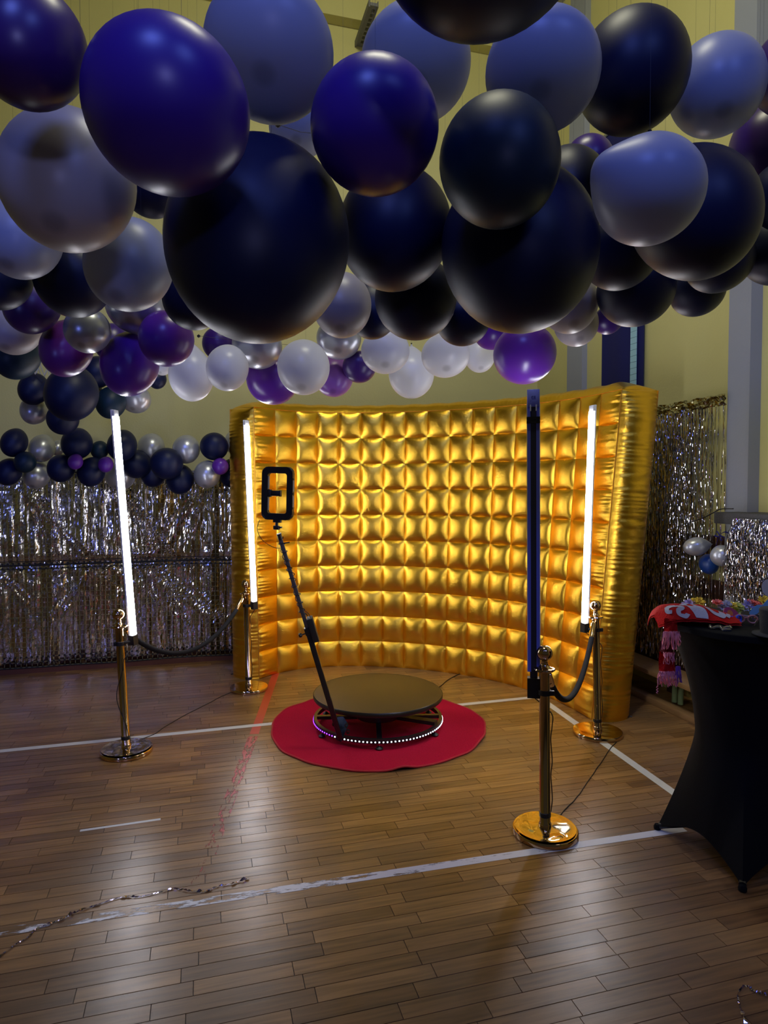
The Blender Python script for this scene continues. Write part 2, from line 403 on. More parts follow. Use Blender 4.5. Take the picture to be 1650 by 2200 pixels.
b.tube([wp(i, Wz)+wn(i, Wz)*.002-O0 for i in np.linspace(0, 17, 90)], .003, 5)
b.obj('seam_piping', SEAM, t)
for i in (0.03, 16.97):
    p = wp(i, 0)-wn(i, 0)*(TH)-O0; MB().tube([p+Vector((0,0,.006)), p+Vector((.03 if i > 8 else -.03, -.02, .004))], .004, 6).obj('tie_tab', BLACK, t)

# ------------------------------------------------------------------ round rug and video platform
PC = onz(812, 1492, .225); PC = Vector((-.043, 4.62, 0)); PR = .462
rc = Vector((-.045, 4.62, 0)); RR = .762
t = thing('round_rug', rc, 'round red carpet rug with stitched edge lying under the rotating platform', 'rug')
def rugp(a):
    w = 1+.012*math.sin(3*a+1)+.006*math.sin(7*a)+.004*math.sin(17*a)
    lift = .012*max(0, math.sin(2.0*a+2.2))**2*abs(math.sin(5*a+.4)) + .02*math.exp(-((a-4.92)/.09)**2)
    return w, lift
def rugf(a, c):
    an = 2*PI*a; w, l = rugp(an); r = RR*w*c; return Vector((r*math.cos(an), r*math.sin(an), .007+l*c**8*1.0+.002*noise.noise((r*math.cos(an)*4, r*math.sin(an)*4, 0))))
RED = mat('red_carpet', (.56, .008, .045), .95, bump=1.0, bscale=260, spec=.1, var=.35, vscale=160)
MB().grid(rugf, 160, 24, 0, 1, .001, 1).obj('pile', RED, t)
MB().tube([rugf(k/220, 1.0)+Vector((0, 0, -.001)) for k in range(220)], .0065, 7, closed=True).obj('bound_edge', mat('red_binding', (.45, .012, .025), .8, bump=.4, bscale=300), t)

t = thing('video_platform', PC, 'round black 360 degree video booth platform with lit ring on the red rug', 'photo booth')
DECK = mat('brown_black_laminate', (.034, .022, .012), .42, bump=.05, bscale=300, var=.12, vscale=30)
Z1 = .248
MB().lathe([(0, Z1), (PR-.012, Z1), (PR-.006, Z1-.002)], 96).obj('deck', DECK, t)
MB().lathe([(PR-.012, Z1-.001), (PR-.004, Z1+.001), (PR, Z1-.004), (PR, Z1-.026), (PR-.004, Z1-.031), (PR-.03, Z1-.032), (PR-.05, Z1-.045), (.0, Z1-.046)], 96).obj('deck_rim', mat('black_rubber_edge', (.012, .010, .009), .35), t, angle=50)
MB().lathe([(.0, .075), (.16, .075), (.165, .08), (.165, .165), (.16, .18), (0, .18)], 48).obj('motor_housing', BLKMET, t)
LR = .458
def ringprof(r0, r1, z0, z1): return [(r0, z0), (r1, z0), (r1, z1), (r0, z1), (r0, z0)]
rb = MB()
for k in range(96):
    a0, a1 = 2*PI*k/96, 2*PI*(k+1)/96
    q = []
    for a in (a0, a1): q += [(r*math.cos(a), r*math.sin(a), z) for r, z in ((LR-.022, .048), (LR, .048), (LR, .078), (LR-.022, .078))]
    rb.add(q, [(0,1,5,4),(1,2,6,5),(2,3,7,6),(3,0,4,7)])
rb.obj('ring_frame', BLKMET, t)
for k in range(4):
    a = -PI/2+PI/2*k+.03
    M_ = Matrix.Rotation(a, 4, 'Z'); MB().box(.15, -.017, .055, LR-.02, .017, .078, M_).obj('spoke', BLKMET, t, smooth=False)
M_ = Matrix.Rotation(-.42, 4, 'Z'); MB().box(-.44, -.03, .075, .44, .03, .10, M_).obj('cross_bar', BLKMET, t, smooth=False)
LEDW = emit('led_white', (.72, .88, 1.0), 9); LEDP = emit('led_purple', (.22, .03, 1.0), 6)
strip = MB(); bw = MB(); bp_ = MB(); nl = 110
for k in range(nl):
    a = 2*PI*k/nl; deg = math.degrees(a) % 360
    M_ = Matrix.Rotation(a, 4, 'Z') @ Matrix.Translation((LR+.0015, 0, .060))
    strip.box(0, -.0125, -.006, .0012, .0125, .006, M_)
    bb = bp_ if 176 < deg < 232 else bw
    bb.box(.0008, -.0038, -.0036, .0036, .0038, .0036, M_)
strip.obj('led_tape', BLACK, t, smooth=False)
o = bw.obj('led_beads', LEDW, t, smooth=False); o['kind'] = 'stuff'; o['label'] = 'white glowing beads'
o = bp_.obj('led_beads', LEDP, t, smooth=False); o['kind'] = 'stuff'; o['label'] = 'purple glowing beads'
for k in range(6):
    a = -PI/2+k*PI/3+.03
    fo = MB().lathe([(.024, .0), (.025, .003), (.012, .014), (.006, .018), (0, .018)], 20).obj('foot', mat('foot_rubber', (.008, .008, .014), .45) if k == 0 else bpy.data.materials['foot_rubber'], t)
    fo.location = ((LR-.012)*math.cos(a), (LR-.012)*math.sin(a), .014)
    MB().lathe([(.004, .016), (.004, .036)], 8).obj('stud', CHROME, fo)
# camera arm
ab = at(724, 1560, 4.16)-PC; ab.z = .16; at_top = at(598, 1143, 3.86)-PC
foot0 = at(733, 1588, 4.17)-PC; foot0.z = .066
knee = at(734, 1583, 4.24)-PC
MB().add([foot0+Vector(q) for q in ((-.035, .03, -.005), (.0, -.005, -.005), (.045, .05, .09), (.01, .06, .14), (-.03, .04, .14))], [(0, 1, 2, 3, 4)]).obj('hinge_plate', mat('blue_black_steel', (.02, .03, .06), .25, metal=.7), t, smooth=False)
d = (at_top-ab).normalized(); side = d.cross(Vector((0, -1, .2))).normalized(); dep = side.cross(d)
MA = Matrix((( side.x, dep.x, d.x, ab.x), (side.y, dep.y, d.y, ab.y), (side.z, dep.z, d.z, ab.z), (0, 0, 0, 1)))
AL = (at_top-ab).length
lp = AL*.52
arm = MB().bevel_box(-.0165, -.014, -.085, .0165, .014, lp, .003, MA).obj('arm', BLKMET, t)
up_ = MB().bevel_box(-.0115, -.010, lp-.02, .0115, .010, AL-.03, .0025, MA).obj('upper_arm', mat('satin_grey_steel', (.10, .10, .11), .4, metal=.3), t)
MB().bevel_box(-.020, -.018, lp-.03, .020, .018, lp+.015, .003, MA).obj('clamp_collar', BLACK, t)
kn = MB().tube([(-.016, 0, 0), (-.045, 0, -.002)], .004, 8).lathe([(0, 0), (.012, .002), (.015, .012), (.009, .022), (0, .022)], 12, Matrix.Translation((-.052, 0, -.002)) @ Matrix.Rotation(PI/2, 4, 'Y') @ Matrix.Translation((0, 0, -.012)))
kn.v = [tuple(MA @ (Vector(q)+Vector((0, 0, lp-.02)))) for q in kn.v]; kn.obj('tightening_knob', BLACK, t)
bx_ = MB().bevel_box(.014, -.03, lp-.085, .050, .028, lp+.075, .003, MA).obj('battery_box', mat('black_case', (.016, .016, .018), .5), t)
MB().tube([MA @ Vector(q) for q in curve_pts([(.022, .0, lp+.075), (.022, 0, lp+.10), (.005, 0, lp+.12), (-.008, 0, lp+.12)], 6)], .0022, 6).tube([MA @ Vector(q) for q in curve_pts([(.036, .0, lp+.075), (.034, 0, lp+.10), (.015, 0, lp+.128), (-.006, 0, lp+.135)], 6)], .0022, 6).obj('plug_leads', CABLE, t)
hx = []
n_t = 11
z0, z1 = lp+.10, AL-.04
for k in range(n_t*14+1):
    a = k/14*2*PI; zz = z0+(z1-z0)*k/(n_t*14)+.012*math.sin(k*.37); r = .0185+.004*noise.noise((k*.15, 1, 2))
    hx.append(MA @ Vector((r*math.cos(a), r*.9*math.sin(a), zz)))
MB().tube(hx, .0026, 5).obj('coiled_lead', CABLE, t)
lo = [MA @ Vector(q) for q in curve_pts([(-.012, 0, AL-.10), (-.05, 0, AL-.085), (-.10, 0, AL-.03), (-.115, 0, AL+.045), (-.085, 0, AL+.10)], 8)]
MB().tube(lo, .002, 6).obj('loose_lead', CABLE, t)
b = MB(); b.tube([MA @ Vector((0, 0, AL-.05)), MA @ Vector((0, 0, AL-.01))], [.012, .015], 10); b.tube([MA @ Vector((.01, 0, AL-.075)), MA @ Vector((.045, -.01, AL-.082))], .004, 6)
b.obj('tripod_head', BLACK, t)
# ring light frame with phone clamp
hc = at(597, 1060, 3.84)-PC
px = 3.84/F
yaw = math.radians(-14)
MR = Matrix.Translation(hc) @ Matrix.Rotation(yaw, 4, 'Z') @ Matrix.Rotation(math.radians(1.5), 4, 'Y')
def rrect(w, h, c):
    pts = []
    for sx, sz, a0 in ((1, 1, 0), (-1, 1, 90), (-1, -1, 180), (1, -1, 270)):
        for k in range(5):
            a = math.radians(a0+k*22.5); pts.append((sx*(w-c)+c*math.cos(a), sz*(h-c)+c*math.sin(a)))
    return pts
ow, oh = 35.5*px, 57*px; iw, ih = 22*px, 43*px
Oo, Ii = rrect(ow, oh, .040), rrect(iw, ih, .014)
b = MB(); n = len(Oo); dy = .015
vs = [(x, -dy, z) for x, z in Oo]+[(x, -dy, z) for x, z in Ii]+[(x, dy, z) for x, z in Oo]+[(x, dy, z) for x, z in Ii]
fs = []
for k in range(n):
    j = (k+1) % n
    fs += [(k, j, n+j, n+k), (2*n+j, 2*n+k, 3*n+k, 3*n+j), (j, k, 2*n+k, 2*n+j), (n+k, n+j, 3*n+j, 3*n+k)]
b.add(vs, fs, MR); fr = b.obj('ring_light', mat('black_casing', (.006, .006, .008), .35), t, smooth=False)
for sx in (1, -1):
    for sz in (1, -1):
        MC = MR @ Matrix.Translation((sx*(ow-.0165), 0, sz*(oh-.0165))) @ Matrix.Rotation(PI/4*sx*sz, 4, 'Y')
        MB().bevel_box(-.018, -.0175, -.005, .018, .0175, .005, .003, MC).obj('corner_guard', BLACK, fr)
for zz in (-.085, 0, .085):
    MB().box(ow-.004, -.010, zz-.006, ow+.003, .010, zz+.006, MR).obj('side_button', BLACK, fr, smooth=False)
GD = mat('grey_diffuser', (.22, .22, .23), .5)
for q in ((ow-.0005, .012, ow+.0012, .078), (ow-.0005, -.078, ow+.0012, -.012), (-iw, -.10, -iw+.003, -.026), (-iw, .026, -iw+.003, .10)):
    MB().box(q[0], -.008, q[1], q[2], .008, q[3], MR).obj('grey_strip', GD, fr, smooth=False)
b = MB().bevel_box(-iw-.005, -.012, -.022, -iw+.020, .012, .022, .003, MR).bevel_box(-iw+.018, -.008, -.016, .016, .008, .016, .002, MR).bevel_box(.012, -.014, -.018, .020, .014, .018, .002, MR)
b.obj('phone_clamp', BLACK, fr)
b = MB().bevel_box(-.024, -.012, -oh-.016, .024, .012, -oh+.002, .003, MR).tube([MR @ Vector((-.003, 0, -oh-.012)), MR @ Vector((-.004, 0, -oh-.04))], .009, 10).bevel_box(-.022, -.012, -oh-.058, .014, .012, -oh-.034, .004, MR)
b.tube([MR @ Vector((.01, 0, -oh-.045)), MR @ Vector((.032, -.008, -oh-.042))], .005, 8)
b.obj('ball_mount', BLACK, t)
# hinge coils at the arm foot
b = MB()
for (cx, cz, s) in ((-.03, .13, 1), (.035, .125, 1), (.045, .085, 1), (-.045, .135, 1)):
    pts = [foot0+Vector((cx+.010*math.cos(k*.9), -.01+.02*k/20-.01, cz+.014*math.sin(k*.9)-.02)) for k in range(22)]
    b.tube(pts, .0028, 5)
b.obj('cable_coils', mat('glossy_black_lead', (.02, .02, .02), .2), t)
t2 = thing('platform_cable', PC, 'dark mains cable from the platform back to the golden wall', 'cable')
MB().tube([Vector(q)-PC for q in curve_pts([onz(930, 1492)+Vector((0,.0,.03)), onz(948, 1473, .004), onz(962, 1461, .004), onz(985, 1449, .004), onz(1005, 1444, .004)], 6)], .004, 6).obj('lead', CABLE, t2)

# ------------------------------------------------------------------ rope stands
def stanchion(px_, py_, label, R, foil, lean):
    p = onz(px_, py_); t = thing('rope_stand', p, label, 'stanchion', 'four polished rope stands round the platform')
    b = MB().lathe([(R-.004, 0), (R, .004), (R, .022), (R-.004, .028), (R-.010, .029), (0, .0295)], 64)
    b.obj('base', BRASS, t)
    if foil:
        def ff(a, c):
            an = 2*PI*a; r = (R-.011)*c; s = px_*.01
            q = noise.noise((r*math.cos(an)*10+s, r*math.sin(an)*10, s))*.010+noise.noise((r*math.cos(an)*22+s, r*math.sin(an)*22, s))*.0012
            return Vector((r*math.cos(an), r*math.sin(an), .036+q*min(1, (1-c)*6)))
        o = MB().grid(ff, 72, 30, 0, 1, .02, 1).obj('protective_film', bpy.data.materials['film'], t, angle=180); o['label'] = 'rippled mirror film on the base'
    M_ = Matrix.Rotation(lean, 4, 'Y')
    MB().lathe([(.031, .028), (.031, .050), (.027, .058), (.0255, .060), (.0255, .80), (.029, .802), (.029, .812)], 32, M_).obj('pole', BRASS, t)
    MB().lathe([(.0265, .085), (.0285, .087), (.0285, .107), (.0265, .109)], 32, M_).obj('black_collar', BLACK, t)
    MB().lathe([(.026, .806), (.048, .812), (.053, .818), (.050, .824), (.030, .828), (.019, .838), (.015, .85), (.018, .858)], 40, M_).obj('rope_collar', BRASS, t)
    MB().lathe([(.015, .855)]+[(.0385*math.cos(a), .897+.0385*math.sin(a)) for a in np.linspace(-1.2, PI/2-.02, 18)]+[(0, .9355)], 36, M_).obj('ball_finial', BRASS, t)
    return t, p, lean
mfilm = mat('film', (.80, .66, .44), .08, metal=1)
SL = stanchion(272, 1616, 'rope stand nearest the left edge, with crumpled silvery mirror film on its base', .163, True, -.045)
SBL = stanchion(535, 1481, 'rope stand at the left end of the golden wall, farthest from the camera', .160, False, -.02)
SBR = stanchion(1284, 1577, 'rope stand at the right end of the golden wall with smooth golden base', .167, False, -.03)
SNR = stanchion(1171, 1790, 'rope stand nearest the camera, with rippled golden film on its base', .160, True, -.012)
def polept(S, z): return S[1]+Vector((math.sin(S[2])*z, 0, math.cos(S[2])*z))
# rope hooks and ropes
ROPES = 'black velvet ropes between the stands'
def rope(Sa, Sb, pa, pb, sag, label):
    A0 = polept(Sa, .80); B0 = polept(Sb, .80)
    dA = (B0-A0); dA.z = 0; dA.normalize()
    a = A0+dA*.045; b_ = B0-dA*.045
    t = thing('velvet_rope', a, label, 'rope', ROPES)
    n = 40; pts = []
    for k in range(n+1):
        s = k/n; q = a.lerp(b_, s); q.z -= sag*(1-(2*s-1)**2)**.9 if 0 < s < 1 else 0; pts.append(q)
    MB().tube([q-a for q in pts[2:-2]], .0165, 14).obj('rope', VELVET, t)
    for (i0, i1) in ((0, 3), (n, n-3)):
        d = pts[i1]-pts[i0]
        MB().tube([pts[i0]-a+d*s for s in (.15, .2, .9, 1.0)], [.006, .019, .019, .017], 14).obj('end_cap', BRASS, t)
        c = pts[i0]-a
        MB().tube([c+Vector((.012*math.cos(x), 0, .012*math.sin(x)+.004)) for x in np.linspace(-1.2, 4.0, 12)], .003, 6).obj('hook', BRASS, t)
    return t
rope(SL, SBL, 0, 0, .30, 'black velvet rope hanging between the two left rope stands')
rope(SNR, SBR, 0, 0, .31, 'black velvet rope hanging between the two right rope stands')

# ------------------------------------------------------------------ light tubes clipped to the stands
TUBEM = emit('tube_light', (.93, .93, 1.0), TUBE)
def light_tube(S, pb, pt, Y, face, label, back=False, wd=.041):
    bot = at(pb[0], pb[1], Y); top = at(pt[0], pt[1], Y); ax = (top-bot); Ln = ax.length; ax.normalize()
    fd = Vector((face[0], face[1], 0)).normalized(); fd = (fd-ax*fd.dot(ax)).normalized(); sd = fd.cross(ax)
    t = thing('light_tube', bot, label, 'lamp', 'upright LED light tubes on the rope stands')
    M_ = Matrix(((sd.x, fd.x, ax.x, 0), (sd.y, fd.y, ax.y, 0), (sd.z, fd.z, ax.z, 0), (0, 0, 0, 1)))
    w = wd/2
    if back:
        MB().box(-w*.60, -.012, .0, w*.60, .012, Ln-.08, M_).obj('channel_groove', mat('dark_channel', (.03, .03, .06), .35), t, smooth=False)
        for s in (1, -1):
            b = MB().box(s*w*.72-.28*w, -.013, .03, s*w*.72+.28*w, .008, Ln-.085, M_); b.obj('channel_wall', BLUELIT, t, smooth=False)
        for s in (1, -1): MB().box(s*w-.0015, -.015, .03, s*w+.0015, .008, Ln-.07, M_).obj('channel_lip', WHITEPL, t, smooth=False)
        c = MB().bevel_box(-w, -.015, Ln-.085, w, .010, Ln, .003, M_).obj('end_cap', mat('blue_white_cap', (.28, .32, .85), .35), t)
        for s in (1, -1): MB().box(s*w*.45-.003, -.017, Ln-.105, s*w*.45+.003, -.0145, Ln-.075, M_).obj('cap_clip', WHITEPL, c, smooth=False)
        cu = bpy.data.curves.new('lettering', 'FONT'); cu.body = 'CE'; cu.size = .018; cu.extrude = .0003; cu.align_x = 'CENTER'
        tmp = bpy.data.objects.new('x', cu); C.objects.link(tmp); dg = bpy.context.evaluated_depsgraph_get(); me = bpy.data.meshes.new_from_object(tmp.evaluated_get(dg)); bpy.data.objects.remove(tmp)
        me.materials.clear(); me.materials.append(mat('ink', (.06, .08, .3), .5)); me.transform(M_ @ Matrix.Translation((0, -.0156, Ln-.045)) @ Matrix.Rotation(PI/2, 4, 'X'))
        link('lettering', me, c)
        b = MB().box(-w-.002, -.018, Ln-.165, w+.002, -.014, Ln-.150, M_).box(-w-.002, -.018, Ln-.148, w+.002, -.014, Ln-.133, M_); b.obj('black_tape', BLACK, t, smooth=False)
        MB().bevel_box(-w*.86, .0125, .03, w*.86, .022, Ln-.09, .003, M_).obj('diffuser', TUBEM, t)
    else:
        MB().box(-w, -.016, .0, w, -.004, Ln+.045, M_).obj('channel', WHITEPL, t, smooth=False)
        MB().bevel_box(-w*.93, -.003, .0, w*.93, .020, Ln, .006, M_).obj('diffuser', TUBEM, t)
        MB().bevel_box(-w, -.004, Ln, w, .014, Ln+.04, .003, M_).obj('end_cap', WHITEPL, t)
    lb = .10 if back else .065
    b = MB().box(-w*1.05, -.02, -lb, w*1.05, .022, -.001, M_)
    b.obj('socket', BLACK, t, smooth=False)
    # bracket to the pole
    zc = bot.z-(lb*.65); pp = polept(S, zc)-bot; q = Vector((0, 0, -lb*.65))
    MB().tube([q, q.lerp(pp, .6), pp], .010, 8).tube([pp+Vector((0, 0, -.012)), pp+Vector((0, 0, .012))], .0315, 20).obj('pole_clamp', BLACK, t)
    cl = pp+(pp-q).normalized()*.028
    MB().bevel_box(-.012, -.008, -.012, .02, .008, .012, .002, Matrix.Translation(cl)).obj('clamp_screw', BLACK, t)
    # lead running down the pole
    s_ = 1 if pp.x < 0 else 1
    pts = [q+Vector((.006, 0, -lb*.4))]
    for k, z in enumerate(np.linspace(zc-.10, .115, 9)):
        pts.append(polept(S, z)-bot+Vector((.030+.004*math.sin(k*2.1), -.012, 0)) if not S is SL else polept(S, z)-bot+Vector((.03*math.cos(k*.8), -.03, 0)))
    MB().tube(curve_pts(pts, 4), .0026, 6).obj('lead', CABLE, t)
    return t
light_tube(SL, (285, 1364), (247, 895), 4.20, (.92, -.32), 'glowing white light tube leaning left at the left rope stand')
light_tube(SBL, (545.5, 1292), (529, 914), 5.42, (.70, -.72), 'glowing white light tube in front of the left edge of the golden wall')
light_tube(SBR, (1257, 1338), (1273, 884), 4.48, (-.85, -.42), 'glowing white light tube in front of the right part of the golden wall')
light_tube(SNR, (1147, 1455), (1146, 837), 3.19, (.24, .97), 'light tube seen from its dark blue back on the nearest rope stand', back=True, wd=.060)

def floor_cable(name, pts, label, r=.0028, cat='cable'):
    P = [onz(x, y, r) for x, y in pts]; o = P[0]; t = thing(name, Vector((o.x, o.y, 0)), label, cat); o = t.location.copy()
    q = curve_pts(P, 8); q = [p-o+Vector((0, .006*noise.noise((i*.35, 3, 1)), 0)) for i, p in enumerate(q)]
    MB().tube(q, r, 6).obj('wire', CABLE, t); return t
floor_cable('floor_cable', [(290, 1592), (330, 1578), (355, 1561), (400, 1535), (450, 1510), (470, 1499), (497, 1487)], 'thin dark wire on the floor between the two left rope stands')
floor_cable('floor_cable', [(1186, 1772), (1215, 1738), (1240, 1712), (1262, 1680), (1290, 1640), (1310, 1610), (1330, 1588)], 'thin dark wire on the floor between the two right rope stands')

# foil scraps
def scrap(name, pts, label, w, m, seed):
    P = curve_pts([onz(x, y, .006) for x, y in pts], 8); o = P[0].copy(); o.z = 0
    t = thing(name, o, label, 'foil strip'); b = MB(); k = len(P); vs = []; rr = random.Random(seed)
    for i, p in enumerate(P):
        d = (P[min(i+1, k-1)]-P[max(i-1, 0)]).normalized(); a = noise.noise((i*.45, seed, 0))*3.2; s = Vector((-d.y, d.x, 0))*math.cos(a)+Vector((0, 0, 1))*math.sin(a)
        ww = w*(.35+.65*abs(noise.noise((i*.2, seed, 4)))*1.6); c = p-o; c.z = max(.004, abs(math.sin(a))*ww+.003)
        vs += [c-s*ww, c+s*ww]
    b.add(vs, [(2*i, 2*i+2, 2*i+3, 2*i+1) for i in range(k-1)]); o_ = b.obj('strip', m, t, smooth=False); return t
FOILS = mat('violet_silver_foil', (.42, .38, .62), .12, metal=1)
scrap('foil_strip', [(-10, 2060), (30, 2030), (60, 2012), (82, 1992), (130, 1975), (165, 1958), (210, 1942), (262, 1926), (300, 1925), (345, 1915), (372, 1908), (410, 1913), (442, 1913), (470, 1902), (500, 1897), (535, 1885)], 'long crumpled strip of silvery foil on the floor at lower left', .008, FOILS, 5)
scrap('foil_strip', [(1604, 2202), (1595, 2175), (1587, 2150), (1586, 2134), (1595, 2120), (1608, 2118), (1618, 2126), (1632, 2132), (1650, 2136), (1665, 2130)], 'curled strip of foil on the floor in the bottom right corner', .008, FOILS, 9)
# ------------------------------------------------------------------ netted foil curtain on the left
def foil_mat(name, c0, c1, rough, bs=35, bst=.8, zs=.35):
    m, t, b = nt(name); N = t.nodes; L = t.links; sets(b, Metallic=1.0, Roughness=rough)
    tc = N.new('ShaderNodeTexCoord'); mp = N.new('ShaderNodeMapping'); mp.inputs['Scale'].default_value = (1, 1, zs); L.new(tc.outputs['Object'], mp.inputs[0])
    n = N.new('ShaderNodeTexNoise'); n.inputs['Scale'].default_value = 2.2; n.inputs['Detail'].default_value = 3; L.new(mp.outputs[0], n.inputs['Vector'])
    cr = N.new('ShaderNodeValToRGB'); cr.color_ramp.elements[0].position = .42; cr.color_ramp.elements[0].color = (*c0, 1); cr.color_ramp.elements[1].position = .66; cr.color_ramp.elements[1].color = (*c1, 1)
    L.new(n.outputs[0], cr.inputs[0]); L.new(cr.outputs[0], b.inputs['Base Color'])
    v = N.new('ShaderNodeTexVoronoi'); v.inputs['Scale'].default_value = bs; L.new(mp.outputs[0], v.inputs['Vector'])
    bp = N.new('ShaderNodeBump'); bp.inputs['Strength'].default_value = bst; bp.inputs['Distance'].default_value = .02; L.new(v.outputs[0], bp.inputs['Height']); L.new(bp.outputs[0], b.inputs['Normal'])
    return m
FOIL = foil_mat('crumpled_silver_foil', (.72, .72, .80), (.66, .58, .50), .13, 30, .16)
VF, VN = 6.72, 6.60
t = thing('foil_curtain', room(-2.4, VF, 0), 'shiny crumpled silver foil curtain hanging behind the sports net on the left', 'curtain', rz=A)
U0, U1 = -5.0, 1.2
folds = [(random.uniform(U0, U1), random.uniform(.010, .045), random.uniform(.012, .035), random.uniform(-.25, .25)) for _ in range(64)]
diag = []
for (fu, fz, n_, s0_, s1_, L_, up_) in ((-1.62, 1.78, 6, .35, 1.0, 1.1, True), (-.75, 1.80, 7, -.15, .75, 1.2, True), (-.05, 1.7, 5, -.75, -.1, 1.0, True), (-1.02, .95, 3, -.75, -.35, .8, True), (-.55, 1.05, 6, .3, 1.1, .9, True), (.3, .25, 6, -1.2, -.2, .8, False), (-2.4, 1.7, 5, .1, .8, 1.2, True)):
    for k in range(n_):
        diag.append((fu+random.uniform(-.05, .05), fz+random.uniform(-.1, .03), s0_+(s1_-s0_)*k/n_+random.uniform(-.05, .05), random.uniform(.009, .028), random.uniform(.012, .030), random.uniform(-.25, .25), L_*random.uniform(.6, 1), up_))
def ff(a, c):
    u = U0+(U1-U0)*a; z = .04+1.82*c; y = 0
    y += .045*noise.noise((u*2.2, z*.5, 5))
    for (fu, w, d, s) in folds:
        x = (u-fu-s*(z-1)*.25)/w
        if abs(x) < 3: y -= d*math.exp(-x*x)
    for (du, dz, s, w, d, cv_, L_, up_) in diag:
        q = (dz-z) if up_ else (z-dz)
        if 0 < q < L_:
            x = (u-du-s*q-cv_*q*q+.01*noise.noise((z*6, du, 2)))/w
            if abs(x) < 3: y -= d*math.exp(-x*x)*min(1, q*6)*min(1, (L_-q)*5)*(.65+.6*noise.noise((z*9, du*7, 4)))
    y += .010*noise.noise((u*14, z*6, 1))+.0022*noise.noise((u*40, z*30, 2))+.013*noise.noise((u*30, z*1.0, 6))+.005*noise.noise((u*70, z*1.5, 16))
    if abs(z-1.0) < .07: y += .03*(1-abs(z-1.0)/.07)
    return Vector((u+2.4+.008*noise.noise((u*20, z*9, 7)), y, z))
MB().grid(ff, 520, 90).obj('foil_sheet', FOIL, t, smooth=False)
MB().box(U0+2.4, .03, 1.84, U1+2.4, .05, 1.88).obj('hem_bar', GREYM, t, smooth=False)

t = thing('sports_net', room(-2.4, VN, 0), 'square-meshed khaki sports net stretched in front of the silver foil curtain', 'net', rz=A)
NM = mat('khaki_cord', (.30, .28, .14), .8); KM = mat('black_knot', (.01, .01, .01), .7)
b = MB(); kb = MB(); cell = .0455; rr = .0018
us = np.arange(-4.9, .75, cell); zs = np.arange(.06, 1.84, cell)
def noff(u, z): return .012*noise.noise((u*1.4, z*1.4, 2)), .012*noise.noise((u*1.6, z*1.2, 9)), .03*noise.noise((u*.7, z*.7, 4))
for u in us:
    P = []
    for z in zs[::3].tolist()+[zs[-1]]:
        dx, dz, dy = noff(u, z); P.append((u+2.4+dx, dy, z+dz))
    b.tube(P, rr, 3, cap=False)
for z in zs:
    P = []
    for u in us[::3].tolist()+[us[-1]]:
        dx, dz, dy = noff(u, z); P.append((u+2.4+dx, dy, z+dz))
    b.tube(P, rr, 3, cap=False)
o = b.obj('cords', NM, t, smooth=False); o['kind'] = 'stuff'
for u in us:
    for z in zs:
        if math.fabs(z-1.0) < .05 or z < .16: s = .012
        else: s = .0042
        dx, dz, dy = noff(u, z); x, y, zz = u+2.4+dx, dy-.004, z+dz
        kb.add([(x-s, y, zz), (x, y, zz-s), (x+s, y, zz), (x, y, zz+s)], [(0, 1, 2, 3)])
o = kb.obj('knots', KM, t, smooth=False); o['kind'] = 'stuff'
for z in (1.0, .055, 1.85):
    MB().tube([(u+2.4+noff(u, z)[0], noff(u, z)[2], z+noff(u, z)[1]) for u in us[::3]], .009 if z != .055 else .006, 6).obj('border_rope', KM, t)
for z in (.965, 1.035): MB().tube([(u+2.4+noff(u, z)[0], noff(u, z)[2], z+noff(u, z)[1]) for u in us[::3]], .004, 5).obj('border_rope', KM, t)

# basketball hoop with its net
hp = at(84, 800, 4.93); hz = 2.99
t = thing('basketball_hoop', Vector((hp.x, hp.y, hz)), 'basketball hoop whose white net shows among the balloons at far left', 'hoop')
MB().tube([(.225*math.cos(a), .225*math.sin(a), 0) for a in np.linspace(0, 2*PI, 37)[:-1]], .009, 8, closed=True).obj('rim', mat('rim_red', (.3, .03, .01), .4), t)
MB().tube([(0, .23, 0), (0, 1.2, .0)], .03, 8).tube([(0, .23, -.02), (0, 1.2, -.45)], .02, 8).obj('bracket', BLKMET, t)
b = MB()
def netp(k, l): 
    r = [.225, .20, .17, .145, .125, .115][l]; a = 2*PI*(k+.5*(l % 2))/12; return Vector((r*math.cos(a)+.01*noise.noise((k, l, 1)), r*math.sin(a)+.01*noise.noise((k, l, 3)), -.09*l))
for l in range(5):
    for k in range(12):
        for s in (0, 1):
            kk = k+s if l % 2 else k-s
            b.tube(curve_pts([netp(k, l), (netp(k, l)+netp(kk, l+1))/2+Vector((0, 0, -.008)), netp(kk, l+1)], 2), .0035, 4)
b.obj('net', mat('white_cord', (.5, .5, .48), .8), t)

# suspension lines of the balloon garlands
def line_(p, q, label, r=.0012):
    t = thing('garland_line', p, label, 'string'); MB().tube([Vector((0, 0, 0)), (q-p)*.5+Vector((0, 0, -.01)), q-p], r, 5).obj('cord', CABLE, t)
    MB().lathe([(0, -.012), (.010, -.006), (.011, .004), (0, .012)], 12).obj('bead', BLACK, t); return t
line_(at(427, 722, 4.24), at(690, 745, 4.5), 'thin dark line with a black bead over the white pear-shaped balloon at left')
line_(at(597, 268, 2.6), at(690, 288, 2.9), 'thin dark line with a black bead in the gap between the two indigo balloons', .0012)

